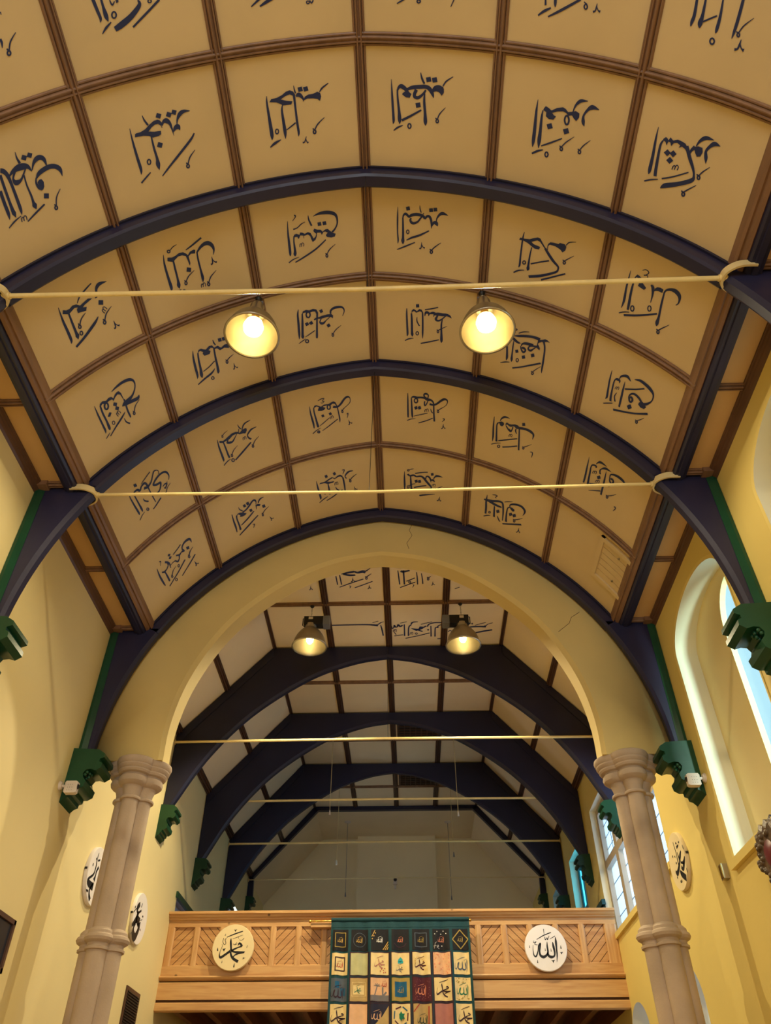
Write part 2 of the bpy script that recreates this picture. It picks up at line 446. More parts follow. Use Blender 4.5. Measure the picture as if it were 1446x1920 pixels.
# ------------------------------------------------------------------ painted lettering: brush strokes on the surface, millimetres
# 'c' open stroke, 'o' ring: u,v,width    'f' filled patch: u,v    (after the centre u v)
CEILING_WRITING = [
    ('vault', '-3135 2793;c -250,-51,24 -256,50,24 -258,132,23 -268,180,2;c -199,-158,20 -206,-55,20 -211,56,20 -213,128,27 -211,150,30 -209,185,2;c -185,-187,29 -161,-172,31 -143,-134,27 -139,-64,21 -141,53,22 -145,144,22 -152,186,2;c -135,-120,9 -87,-145,23 -32,-153,41 16,-146,39 46,-131,27 64,-89,5;c -71,-140,18 -107,-96,14 -103,-63,32 -81,-55,30 -46,-64,16 -4,-101,11 22,-127,9;c -11,-86,10 -19,-8,12 -15,80,15 -18,135,20 -17,164,35 -14,195,2;c -12,-267,4 -16,-223,12 -8,-179,19;f 47,-180 13,-202 37,-230 70,-208;f 98,-182 65,-203 88,-230 121,-210;c 69,-96,6 100,-138,18 135,-161,30 171,-162,31 197,-137,26 201,-82,5;c 80,-25,10 115,-52,27 173,-67,31 225,-69,31 271,-53,31 300,-20,28 301,36,3;c 79,-29,9 64,6,14 72,50,19 96,74,13;f 76,6 99,-8 119,-5 129,21 120,57 100,77 79,57;f 122,158 82,142 96,106 137,122;c 247,123,4 190,175,9 162,239,9;o 166,257,11 156,267,10 145,262,10 144,248,11 154,239,10 165,243,10;c 149,221,8 159,238,11;c -126,256,8 -35,223,13 69,187,12;c -301,235,6 -234,208,11 -164,192,5;c -174,239,7 -169,216,7 -157,205,6 -149,218,7 -153,238,7;c -149,218,7 -139,204,6 -127,206,6 -122,221,7 -128,242,7'),
    ('vault', '-1875 2845;c -267,-196,4 -271,-87,14 -268,46,20 -263,155,21 -273,198,2;f -235,-140 -224,-144 -182,-144 -132,-157 -89,-183 -43,-203 -7,-204 11,-193 25,-169 13,-144 -11,-170 -41,-171 -76,-156 -111,-131 -61,-116 -1,-110 -6,-81 -31,-73 -86,-73 -114,-94 -166,-109 -242,-116;c 13,-144,6 16,-129,2;c 20,-147,7 39,-175,21 68,-177,35 92,-148,22 100,-100,12 105,-41,2;c 107,-75,7 132,-102,29 158,-105,37 170,-76,4;c 153,-125,7 165,-164,14 197,-203,29 237,-218,23 292,-210,3;f 17,-206 -20,-225 0,-258 37,-239;f 109,-194 72,-213 92,-246 129,-227;f 159,-204 123,-221 141,-253 177,-236;c -132,-268,4 -123,-227,12 -102,-181,15;c -97,-88,10 -99,6,16 -94,104,20 -98,157,33 -98,206,2;f -31,30 -70,9 -48,-26 -10,-5;o -159,118,10 -171,134,10 -186,130,10 -189,110,10 -176,94,10 -162,98,10;c -291,268,12 -238,236,12 -183,204,8;c -85,266,8 10,197,15 133,110,18 247,25,17 290,-21,10;c 267,120,4 206,171,10 175,228,9;o 182,247,11 173,258,11 161,255,10 158,241,11 168,229,11 180,232,10;c 160,210,9 172,227,11'),
    ('vault', '-603 2839;c -271,-202,4 -277,-140,14 -273,14,23 -270,138,27 -274,183,2;f -253,-148 -234,-171 -180,-175 -131,-192 -93,-215 -56,-223 -27,-209 -10,-179 -13,-147 -32,-173 -60,-188 -102,-179 -146,-157 -97,-138 -42,-127 -55,-102 -133,-103 -151,-117 -190,-137;c -136,-110,7 -148,-64,15 -146,38,22 -143,133,25 -146,190,2;c -22,-171,18 -21,-47,16 -19,70,18 -15,151,17 -21,187,2;c -16,-257,4 -13,-222,10 -6,-191,12;f 64,-204 23,-199 17,-236 57,-241;f 115,-201 74,-195 67,-233 108,-238;c -4,-164,12 20,-176,31 44,-159,24 60,-129,11 54,-113,3;f 58,-126 76,-153 111,-168 152,-168 194,-182 219,-170 226,-139 212,-102 189,-121 148,-130 97,-134 65,-123;c 214,-178,7 243,-210,13 301,-244,7;c -126,113,7 -78,87,10 -34,61,11;o -203,116,9 -213,133,9 -228,131,9 -232,112,9 -223,95,9 -208,97,9;c -301,246,8 -254,217,20 -190,192,6;c 241,46,4 174,97,10 139,147,9;o 148,166,11 141,179,11 128,178,11 124,163,11 131,150,11 143,151,11;c 121,132,9 136,147,12;c 53,195,3 43,222,9 30,246,9 12,248,13;c 46,220,7 54,246,7 67,257,16'),
    ('vault', '561 2770;c -283,-191,3 -279,-56,16 -272,98,19 -269,167,19 -276,197,3;c -229,-105,12 -227,-29,15 -216,81,21 -212,155,29 -213,197,2;c -14,-258,4 -1,-209,15 22,-167,14;f 86,-190 42,-180 34,-219 77,-228;f 142,-190 98,-180 89,-219 133,-229;c 99,-109,19 125,-134,37 163,-137,43 189,-111,26 180,-80,4;c 192,-157,8 222,-201,11 284,-243,5;c 25,-85,9 21,-14,19 30,81,21 34,159,28 35,195,2;f -10,33 -54,43 -62,3 -18,-7;c -191,161,19 -109,119,17 -6,59,12;c -271,257,7 -232,228,14 -181,205,5;o -104,207,11 -111,226,10 -126,227,11 -133,209,11 -126,190,10 -111,190,11;c 222,21,4 170,78,9 147,130,8;o 158,145,10 153,158,10 141,159,10 135,147,10 140,133,10 152,132,10;c 129,119,8 144,130,11;c -229,-96,12 -216,-124,19 -193,-135,31 -165,-122,30 -144,-104,25;f -134,-116 -149,-99 -178,-79 -186,-67 -150,-42 -114,-42 -98,-73 -121,-91 -129,-105;c -139,-111,17 -88,-130,26 -26,-138,28 35,-142,28 71,-126,30 97,-86,23 109,-54,4;c -52,-113,25 -70,-75,24 -67,-51,24 -36,-46,23 5,-75,17 35,-114,14;f 99,-128 124,-150 162,-158 193,-153 204,-131 195,-93 182,-80 159,-104 133,-111 105,-105'),
    ('vault', '1912 2816;c -278,-199,3 -282,-101,17 -279,43,25 -279,149,26 -282,203,5;f -220,-122 -214,-139 -201,-157 -172,-146 -144,-131 -96,-160 -42,-175 -15,-165 9,-145 48,-157 77,-167 113,-154 115,-123 93,-88 67,-105 48,-126 18,-118 -8,-135 -37,-143 -87,-133 -136,-112 -118,-97 -96,-89 -118,-59 -159,-57 -190,-75 -190,-109;c -222,-120,7 -227,-59,17 -225,53,23 -225,139,29 -224,204,3;o 26,-83,14 21,-50,13 2,-47,14 -13,-75,14 -8,-108,13 11,-112,14;c 51,-156,6 69,-212,15 108,-253,23 172,-264,3;c 283,-218,4 220,-225,31 180,-194,19 153,-145,15 157,-96,26 173,-63,4;f -112,10 -156,29 -174,-10 -130,-29;f 46,20 2,41 -17,2 27,-18;c -200,180,9 -111,134,13 -13,78,8;c -280,263,13 -231,232,16 -178,210,7;o -125,241,11 -130,260,10 -144,264,11 -154,247,11 -149,227,10 -135,224,10;c 97,41,3 29,102,9 -9,152,8;o 4,165,10 0,179,10 -11,181,10 -19,170,10 -15,156,10 -4,154,10;c -28,144,8 -12,153,11;c 251,37,3 195,94,9 165,140,8;o 178,152,10 175,166,9 163,169,10 155,158,10 159,144,9 170,142,10;c 146,133,8 162,141,11'),
    ('vault', '3017 2804;c -273,-204,3 -273,-109,15 -266,21,22 -266,138,26 -268,175,3;c -204,173,24 -211,121,24 -219,-2,19 -220,-78,16 -206,-117,10;f -216,-102 -205,-133 -188,-149 -169,-141 -160,-130 -149,-158 -119,-141 -81,-160 -42,-157 -6,-150 32,-116 55,-77 37,-81 0,-111 -30,-120 -58,-103 -48,-124 -79,-135 -109,-124 -125,-96 -141,-121 -158,-123 -168,-90 -182,-112 -201,-118;c 9,-136,26 61,-60,26 108,-1,21 136,51,16 128,97,28 12,168,29 -95,217,33 -132,249,6;c 51,-80,8 58,-119,18 82,-149,28;f 71,-150 110,-165 146,-165 158,-137 148,-100 118,-88 94,-112;c 89,-161,7 112,-208,19 155,-242,25 226,-248,3;c 292,-223,3 240,-224,28 205,-193,21 184,-150,18 199,-105,25 210,-65,3;f -113,-45 -140,-11 -176,-31 -149,-64;f -61,-52 -87,-19 -123,-38 -97,-72;f -76,5 -103,39 -139,20 -113,-14;c -69,74,7 -66,50,7 -55,37,6 -45,46,7 -47,68,7;c -45,46,7 -37,30,6 -25,29,7 -17,42,7 -22,64,7;c -139,172,10 -46,127,10 84,47,8;c -292,241,8 -240,214,11 -172,189,6;c 256,-53,3 206,1,9 179,42,8;o 194,52,11 192,65,10 181,69,10 172,60,11 173,47,10 185,43,10;c 158,37,8 176,43,11;c 181,119,4 122,173,9 84,210,8;o 100,221,12 98,236,10 86,240,11 76,230,12 78,215,10 90,211,11;c 62,205,9 81,211,12'),
    ('vault', '-3031 4063;c -261,-211,4 -266,-76,18 -261,47,23 -260,139,22 -272,176,2;f -230,-167 -199,-147 -162,-145 -125,-160 -86,-151 -54,-122 41,-146 83,-128 -11,-106 -35,-92 3,-78 -16,-46 -101,-66 -99,-102 -81,-116 -114,-128 -172,-106 -192,-103 -245,-133;c -187,-108,14 -188,-20,18 -187,102,23 -186,134,35 -190,173,2;c 122,-266,8 59,-242,13 -30,-200,13 -72,-155,6;c 272,-215,3 191,-224,30 148,-187,21 138,-127,13 110,-118,7;f 165,-17 120,-40 136,-82 180,-60;c 153,69,7 139,43,7 139,25,8 155,31,7 168,54,7;c 155,31,7 151,10,7 161,5,7 176,15,6 188,41,7;c 238,36,4 166,80,11 128,139,10;o 132,161,12 121,172,12 110,166,11 109,149,12 120,138,12 131,144,11;c 114,116,9 125,137,12;c -28,-31,4 -90,4,11 -124,51,10;o -120,73,12 -131,83,12 -143,76,10 -143,60,12 -132,50,12 -121,56,10;c -137,28,8 -127,49,11;o -127,140,11 -139,151,11 -152,144,9 -153,125,11 -141,114,11 -127,121,9;c -238,231,19 -125,188,23 19,113,25 79,68,6;c 213,185,4 214,223,11 211,257,11 193,266,18;c 216,219,8 237,249,8 256,259,19'),
    ('vault', '-1890 4038;c -251,-214,3 -264,-114,16 -262,28,21 -257,139,25 -265,182,2;f -218,-171 -175,-156 -135,-161 -92,-176 -50,-169 -23,-144 -11,-123 18,-152 58,-161 75,-152 65,-117 23,-128 -6,-110 -4,-36 -16,-9 -24,-71 -34,-122 -68,-142 -111,-144 -163,-115 -180,-113 -227,-136;c -169,-123,14 -170,-23,17 -171,92,19 -176,148,32 -176,186,2;f -21,57 -64,37 -50,-6 -7,14;c -20,-181,8 59,-210,15 161,-254,15;c 84,-119,12 129,-160,22 178,-183,32 221,-178,35 252,-143,29 261,-91,15 243,-45,4;c 87,-129,11 82,-46,15 84,69,16 86,163,24 79,205,2;o -178,-221,10 -187,-212,10 -200,-217,9 -204,-230,10 -195,-239,10 -181,-234,9;c -174,-232,7 -138,-255,7 -95,-266,3;c 18,51,4 -53,91,10 -93,138,9;o -87,159,10 -95,170,11 -106,166,10 -109,150,10 -100,139,11 -89,143,10;c -107,119,8 -95,137,11;c 241,127,4 173,176,10 137,233,9;o 144,254,11 135,266,11 124,262,10 121,246,11 130,234,11 141,238,10;c 123,214,8 134,232,11;c 51,260,7 54,234,7 64,222,7 73,236,6 70,259,7;c 73,236,7 81,219,7 93,221,6 99,238,6 94,262,7;o -121,239,10 -132,250,11 -147,244,9 -151,227,10 -140,216,11 -125,222,9;c -230,219,8 -200,209,13 -161,201,6;c 225,-31,4 225,7,11 219,40,11 201,50,17;c 227,3,8 246,33,8 265,42,20'),
    ('vault', '-597 4040;c -234,-206,4 -245,-83,14 -247,45,21 -249,145,21 -253,179,3;f -194,-24 -183,-51 -159,-57 -129,-39 -119,-64 -94,-57 -72,-41 -38,-54 -11,-40 4,-3 15,26 38,7 48,-21 31,-38 19,-57 31,-81 62,-65 98,-59 117,-34 145,-55 173,-56 198,-28 225,-4 252,7 240,38 202,43 156,31 146,9 169,-17 143,-31 124,-29 105,1 95,-28 58,-31 50,9 32,46 2,62 -9,34 -19,-7 -41,-28 -74,-21 -120,-32 -142,6 -154,-21 -182,-24;c -87,-34,6 -87,8,3;c -187,-37,10 -195,25,12 -195,125,21 -200,165,27 -200,190,3;c 34,-214,4 87,-232,19 156,-236,31 224,-224,31 263,-198,25 278,-153,16 274,-96,12 247,-46,14 216,-15,18;c -17,-233,4 -15,-186,13 8,-115,16;f 111,-103 73,-102 70,-141 108,-143;f 164,-104 126,-103 123,-142 161,-143;c -186,-110,13 -143,-119,9 -97,-152,9 -56,-168,4;c -159,-258,16 -147,-241,9 -184,-199,4;c -140,97,6 -137,72,6 -128,60,6 -119,72,6 -121,95,6;c -119,72,6 -112,56,6 -101,57,6 -94,72,6 -99,96,6;c -207,258,10 -110,218,15 27,148,15 143,59,10;c -277,249,9 -225,221,10 -159,205,4;c 238,125,4 174,175,9 140,227,8;o 148,245,9 142,258,10 131,256,10 127,242,9 134,229,10 144,231,10;c 125,212,8 137,226,10'),
    ('vault', '571 4000;c -252,-223,3 -257,-107,14 -260,40,12 -256,137,13 -260,181,3;c -202,-111,13 -201,-17,17 -202,100,20 -205,149,29 -203,185,2;f -125,-199 -163,-189 -169,-227 -132,-237;c -25,-257,3 -22,-219,9 -10,-182,9;f 114,-203 76,-195 72,-234 110,-241;f 158,-214 120,-207 116,-245 154,-252;c 103,-47,7 123,-86,23 148,-84,36 163,-55,6;c 148,-99,7 157,-142,13 186,-184,22 220,-198,27 271,-183,3;c 18,-182,6 6,-156,7;o -138,39,8 -145,58,8 -158,59,9 -165,41,8 -158,22,8 -145,21,9;c -167,135,7 -105,100,18 -23,65,18 74,6,10;c -270,251,7 -183,208,14 -74,151,8;c -2,142,4 -4,177,9 -10,208,9 -27,219,15;c -2,172,8 15,197,8 31,203,19;c 204,123,4 141,178,10 104,221,9;o 115,238,11 109,254,11 97,256,12 91,241,11 97,225,11 109,224,12;c 85,209,10 101,221,13;c -202,-106,10 -194,-138,15 -172,-155,23 -149,-136,21 -139,-124,16;c -144,-118,15 -109,-145,25 -59,-157,28 -14,-154,26 16,-141,23 29,-117,19;c -114,-113,12 -124,-92,18 -109,-64,24 -79,-62,21 -44,-83,16 -19,-117,14 -4,-139,12;c 29,-117,16 51,-148,20 76,-148,23 94,-114,21 99,-68,15 98,-23,5'),
    ('vault', '1884 4043;c -237,-208,3 -247,-134,13 -250,45,15 -249,148,17 -260,183,3;f -284,-114 -273,-140 -229,-139 -175,-147 -133,-169 -92,-187 -64,-182 -37,-146 16,-85 29,-72 12,-72 -39,-124 -65,-149 -93,-155 -155,-125 -125,-106 -55,-97 -65,-67 -109,-63 -144,-78 -191,-102 -237,-115;c -2,-96,21 50,-39,25 103,11,24 157,50,19 163,77,15 151,109,18 89,152,21 -17,209,24 -138,254,25;c -143,-68,9 -152,18,13 -156,128,19 -156,168,29 -161,193,3;c 24,-87,7 23,-131,8 39,-159,17;f 29,-151 42,-174 80,-179 129,-181 141,-196 193,-197 213,-177 208,-137 182,-108 154,-131 101,-148 46,-148;c 208,-191,7 237,-230,9 304,-254,3;o -189,110,10 -195,127,9 -210,131,11 -219,118,10 -213,100,9 -199,96,11;c -133,109,12 -42,64,12 56,19,12;c -306,254,12 -256,217,13 -193,196,5;c 307,-112,3 251,-62,8 216,-28,8;o 229,-15,11 225,0,9 214,4,11 206,-8,11 210,-23,9 221,-26,11;c 196,-35,9 213,-27,12;c -1,249,16 95,193,14 247,100,13'),
    ('vault', '3057 4056;c -264,-198,3 -268,-119,11 -270,-13,16 -264,115,21 -274,202,5;c -204,193,18 -205,136,23 -212,8,20 -211,-86,14 -205,-146,10 -185,-186,11;f -198,-166 -183,-189 -146,-177 -127,-140 -71,-102 -88,-74 -159,-86 -148,-137 -165,-157 -184,-160;c 10,13,5 9,-71,17 -7,-138,28 -32,-149,12;f 12,-104 18,-138 36,-160 69,-171 104,-167 102,-132 57,-130 29,-120;c 117,-134,13 131,-172,15 171,-200,21 224,-209,33 269,-192,34 287,-156,20 285,-116,11 266,-88,5;c 120,-147,13 122,-33,18 131,103,20 129,170,31 132,205,5;c -150,-248,5 -116,-268,7 -82,-255,9 -103,-221,7 -124,-207,5;c -125,-212,5 -91,-221,8 -84,-196,7 -111,-181,5;o -142,149,11 -145,175,10 -162,183,12 -176,165,11 -173,138,10 -156,130,12;o 31,65,11 29,90,9 12,99,11 -2,81,11 0,55,9 17,47,11;c -288,265,7 -236,231,10 -181,207,6;c -231,264,17 -113,211,17 -2,151,15 106,83,13;c 259,122,3 200,189,9 162,234,8;o 177,245,12 175,261,10 164,268,12 154,258,12 156,241,10 168,235,12;c 140,232,10 159,236,13'),
    ('vault', '-3075 5177;c -248,-195,4 -247,-83,15 -239,61,17 -235,143,19 -243,180,2;f -198,-148 -183,-179 -148,-189 -110,-169 -71,-183 -40,-174 -23,-145 4,-173 38,-189 59,-184 75,-151 84,-45 82,-22 75,-68 60,-140 33,-158 -1,-142 -31,-115 -41,-142 -79,-147 -97,-143 -130,-147 -159,-161 -187,-146;o -107,-96,17 -127,-73,18 -146,-87,14 -145,-123,17 -124,-145,17 -105,-132,14;c -188,-159,14 -191,-61,17 -183,53,18 -182,145,26 -182,175,3;c 84,-62,13 82,8,15 80,98,17 86,176,14 84,193,2;c -16,-225,5 40,-242,19 122,-254,27 196,-245,30 242,-215,21 254,-161,12 231,-99,13 187,-49,21 140,-26,36 78,-13,36 39,6,8;c 52,-3,27 112,4,38 177,16,35 233,19,34 259,-10,5;f -21,-36 -55,-67 -35,-99 -1,-69;f -16,21 -49,-10 -29,-43 4,-12;f -155,12 -119,-24 -97,-3 -130,30;c -42,87,6 -51,56,7 -48,38,8 -33,50,6 -25,77,6;c -33,50,7 -34,27,8 -23,25,7 -9,41,6 -3,70,7;o -105,131,9 -117,143,10 -130,134,7 -130,113,9 -118,101,10 -105,110,7;c -205,244,9 -115,188,16 -11,127,19 47,85,6;c -260,241,6 -229,222,10 -195,201,5;c 247,46,4 180,89,10 144,153,9;o 148,174,11 139,184,12 129,177,9 128,161,11 137,151,11 147,158,9;c 133,130,7 142,151,10;c 13,150,5 20,205,12 54,253,15'),
    ('vault', '-1887 5183;c -210,-210,4 -224,-120,18 -228,10,23 -228,113,20 -239,157,2;f -168,-153 -146,-192 -115,-198 -88,-175 -65,-162 -21,-189 15,-184 33,-146 50,-150 77,-154 98,-125 111,-113 153,-137 195,-132 199,-72 146,-99 90,-86 70,-118 50,-127 31,-123 17,-147 -7,-160 -37,-143 -15,-122 -32,-91 -96,-93 -110,-126 -100,-145 -131,-174 -149,-167;c -161,-161,13 -171,-71,18 -174,35,21 -181,124,31 -180,170,3;c 28,-136,15 22,-20,18 21,89,22 17,174,24 8,198,2;c 36,-246,4 41,-207,13 54,-172,10;f 134,-190 95,-194 93,-239 132,-235;f 181,-186 141,-190 139,-235 179,-231;c -152,95,7 -78,69,11 2,22,10;c -248,232,11 -161,195,19 -65,160,21 -14,116,6;o -49,235,10 -59,247,11 -74,241,9 -77,221,10 -67,209,11 -53,216,9;c 231,25,4 176,51,10 144,77,9;o 150,99,10 142,111,12 132,106,9 129,90,10 137,78,11 148,82,9;c 130,57,8 141,76,10;c 215,143,4 214,180,9 209,212,10 194,221,17;c 216,176,7 233,206,7 249,216,19'),
    ('vault', '-602 5100;c -235,-230,4 -250,-165,17 -256,-25,22 -262,93,21 -268,158,5;f -206,-154 -185,-195 -149,-204 -114,-190 -72,-202 -33,-186 -17,-142 -23,-79 19,-91 86,-98 132,-93 151,-72 145,-34 129,-52 94,-65 47,-59 11,-54 -35,-63 -67,-47 -76,-63 -54,-79 -44,-80 -39,-129 -51,-163 -76,-168 -107,-161 -157,-172 -183,-172;o -110,-132,14 -125,-104,16 -147,-109,15 -155,-142,14 -141,-170,16 -118,-165,15;c -198,-164,13 -209,-38,21 -224,103,23 -225,139,28 -225,166,3;c -37,-64,15 -49,53,18 -61,178,20 -65,195,5;c 11,-54,11 -8,-17,12 5,4,26 31,9,24 64,-20,10 109,-56,10;c 125,-97,13 128,-137,19 164,-166,26 220,-171,25 265,-158,19 282,-112,10 259,-48,6;f 43,-141 11,-127 -4,-165 29,-179;f -135,-7 -169,7 -183,-33 -150,-46;f -85,-10 -118,3 -132,-36 -99,-50;c -137,-21,10 -127,-21,10;f 112,64 79,79 64,39 97,24;c -197,149,6 -142,122,10 -75,86,8;c -282,221,5 -239,196,10 -192,174,6;o -164,214,11 -175,231,12 -192,226,11 -199,205,11 -188,189,12 -171,193,11;c 233,75,4 167,124,9 130,174,8;o 138,193,9 131,207,11 121,205,10 117,190,9 123,176,11 134,178,10;c 115,158,8 127,174,10'),
    ('vault', '649 5157;c -246,-192,7 -248,-106,16 -244,25,18 -240,147,19 -246,184,4;f -196,-128 -189,-172 -168,-194 -144,-180 -130,-168 -102,-201 -74,-195 -57,-162 -59,-119 -74,-160 -93,-173 -116,-160 -140,-148 -158,-165 -177,-160;c -193,-134,14 -189,-37,20 -187,106,22 -185,151,27 -183,182,3;c -64,-151,15 -61,-27,17 -61,111,17 -62,193,3;f -102,-223 -139,-215 -142,-256 -105,-264;c -37,-200,12 38,-224,12 115,-255,11;c 168,-108,8 158,-36,16 161,73,19 164,173,27 165,212,4;c -128,-91,5 -128,-34,12 -99,25,13;o -109,127,9 -117,148,9 -133,150,10 -141,131,9 -133,110,9 -117,107,10;c -83,264,13 7,230,14 135,176,11;c -272,250,9 -226,219,12 -168,203,4;c 227,-28,3 163,18,9 120,50,8;o 130,65,9 125,80,9 115,82,11 110,69,9 115,54,9 125,52,11;c 105,40,9 118,50,11;c -38,-117,6 -31,-156,18 -13,-169,30 9,-156,20 4,-123,5;c 16,-157,14 58,-172,29 86,-163,30 124,-167,35 171,-168,32 218,-174,27 251,-162,22 273,-142,4;c 63,-125,6 72,-150,11;c 112,-147,14 92,-100,24 107,-80,22 135,-86,17 172,-120,12 204,-158,10'),
    ('vault', '1809 5208;c -145,-161,7 -96,-175,23 -31,-197,26 44,-217,26 111,-223,30 156,-217,36;f 137,-212 175,-221 215,-248 244,-244 275,-225 242,-225 206,-205 178,-197 147,-174 140,-155 171,-109 167,-83 137,-101 113,-102 79,-97 46,-82 31,-87 48,-110 91,-120 129,-130 133,-169;c 200,-216,21 220,-160,18 229,-79,17 230,57,19 229,157,14 230,199,3;f -159,-111 -150,-141 -130,-132 -98,-110 -57,-93 -80,-76 -115,-83 -146,-100;c -214,-1,18 -206,85,20 -202,150,22 -208,192,4;c -141,-101,7 -145,-19,13 -145,97,15 -144,153,23 -143,189,4;c -53,-56,7 -38,-92,16 -1,-110,27 47,-117,28 91,-120,22;c -56,-55,9 -44,-16,16 -16,12,22 7,-24,15 -17,-42,28 -42,-39,16;c 50,-97,9 35,-56,17 62,-39,23 96,-74,12 126,-113,9;f -71,35 -105,54 -115,18 -82,-1;f 17,83 -19,104 -30,65 6,44;f 123,18 86,42 72,4 109,-20;o -62,136,9 -67,159,8 -81,164,11 -90,147,9 -85,125,8 -71,120,11;c -123,269,15 -22,217,15 90,148,17 205,75,17;c -275,249,6 -218,218,13 -164,202,6;c 213,114,3 157,180,8 123,228,7;o 136,242,10 132,258,9 121,263,12 114,251,10 118,234,9 128,230,12;c 105,222,10 121,230,13;c -96,-211,8 -46,-245,12 24,-270,6;c -155,-261,5 -119,-252,10 -144,-222,6 -131,-211,4'),
    ('vault', '3097 5164;c -256,-191,4 -257,-71,15 -250,53,18 -244,145,21 -256,182,4;c -192,177,23 -199,130,21 -203,38,16 -205,-55,14 -197,-105,11 -174,-122,25 -146,-123,22 -140,-93,5;c -153,-142,6 -138,-182,15 -96,-212,24 -64,-217,28 -20,-187,5;c -82,-147,4 -82,-47,17 -79,80,20 -77,184,18;c -174,6,6 -170,-19,5 -161,-34,6 -153,-24,6 -157,-1,6;c -153,-24,5 -145,-42,5 -136,-44,7 -131,-31,6 -136,-7,5;c -144,35,5 -159,94,11 -137,149,15;c -64,-63,14 45,-125,13 151,-200,14;c 16,-231,5 82,-257,25 163,-249,32 231,-226,32 268,-189,17 268,-121,11 230,-58,21 183,-18,29;f 129,17 133,-11 155,-35 176,-43 193,-25 226,-10 208,26 164,35;c 163,-28,23 120,-58,24 70,-72,24 29,-57,17 5,-19,12 9,19,14 34,50,16;o 51,4,20 49,33,16 31,45,21 16,26,20 19,-3,15 36,-14,21;f 72,104 34,147 7,114 45,71;f 14,104 31,81 68,102 50,131;c -137,258,21 -12,208,18 118,146,17 265,51,21;c -268,252,9 -218,220,11 -162,187,8;c 239,125,3 195,181,8 164,214,7;o 177,223,11 176,239,9 165,246,12 156,237,11 158,221,9 169,214,12;c 144,213,10 161,216,13'),
    ('vault', '-3063 6452;c -272,-127,11 -258,15,17 -241,157,20 -244,193,3;c -275,-177,6 -269,-125,10;c -212,-115,11 -209,-72,13 -199,40,16 -190,139,21 -188,187,4;c -215,-131,16 -197,-156,20 -155,-156,26 -126,-118,20 -95,-156,18 -53,-174,29 -30,-155,23 -20,-113,18 -14,-20,12 0,124,11 9,192,7;c 67,-269,13 -4,-233,12 -85,-194,7;c 162,-162,8 169,-203,7 148,-232,10 115,-238,17 84,-196,14 46,-133,16 7,-104,23 -27,-91,27 -69,-110,32;c 255,8,6 274,-49,12 258,-115,21 220,-144,24 155,-140,24 84,-102,22 55,-65,22 99,-36,28 140,-34,25 142,-1,18 112,57,16 74,82,21 39,77,23;f -138,-203 -176,-214 -178,-262 -141,-251;c 157,48,8 192,31,17 217,45,15 182,93,17 173,72,7;c 230,13,6 212,54,10;c 264,67,4 205,107,10 172,168,9;o 176,190,10 168,199,12 159,192,8 158,175,10 166,167,12 175,174,8;c 162,145,6 170,166,9;c -126,15,6 -115,63,13 -75,109,15;c 89,182,17 9,231,16 -54,262,12;o -106,215,12 -117,224,13 -130,213,8 -131,193,12 -120,184,13 -108,195,8;c -167,207,6 -216,230,10 -262,269,7'),
    ('vault', '-1817 6461;c -263,-177,5 -265,-65,16 -253,98,21 -248,171,19 -252,197,2;f -242,-146 -197,-121 -160,-133 -110,-155 -67,-174 -17,-172 19,-153 25,-132 58,-152 96,-169 125,-164 128,-129 101,-88 69,-104 26,-110 5,-133 -24,-139 -64,-136 -104,-109 -131,-99 -182,-97 -199,-88 -246,-115;c -133,-103,13 -148,-66,22 -116,-48,30 -81,-47,21 -43,-88,12 -3,-141,7;c -196,-92,13 -185,18,17 -176,124,19 -167,180,19;c 65,-148,11 81,-195,13 119,-242,17 195,-259,7;c 28,-269,4 37,-223,10 57,-183,13;c 29,-196,7 19,-153,7;c 254,-124,6 185,-114,21 139,-75,18 120,-41,11 131,1,17 157,36,20;c 55,4,6 56,-25,6 64,-39,8 73,-24,6 72,2,6;c 73,-24,7 79,-43,7 89,-41,6 96,-23,6 94,4,6;c -110,-242,3 -159,-224,8 -188,-200,8;o -183,-183,8 -189,-174,9 -197,-178,7 -199,-191,8 -193,-200,9 -185,-196,7;c -197,-217,6 -189,-201,8;c -29,46,4 -92,91,10 -126,149,9;o -121,172,10 -129,183,12 -138,178,9 -140,160,10 -133,149,12 -123,154,9;c -139,127,7 -129,148,9;c 264,37,4 200,84,10 165,143,9;o 171,165,10 163,177,12 154,172,9 151,155,10 159,143,12 168,148,9;c 152,121,7 162,142,10;c -100,260,17 6,188,23 146,84,17;o -114,253,11 -126,268,13 -143,258,10 -147,233,11 -135,218,13 -118,228,10;c -263,259,10 -212,224,14 -159,207,6'),
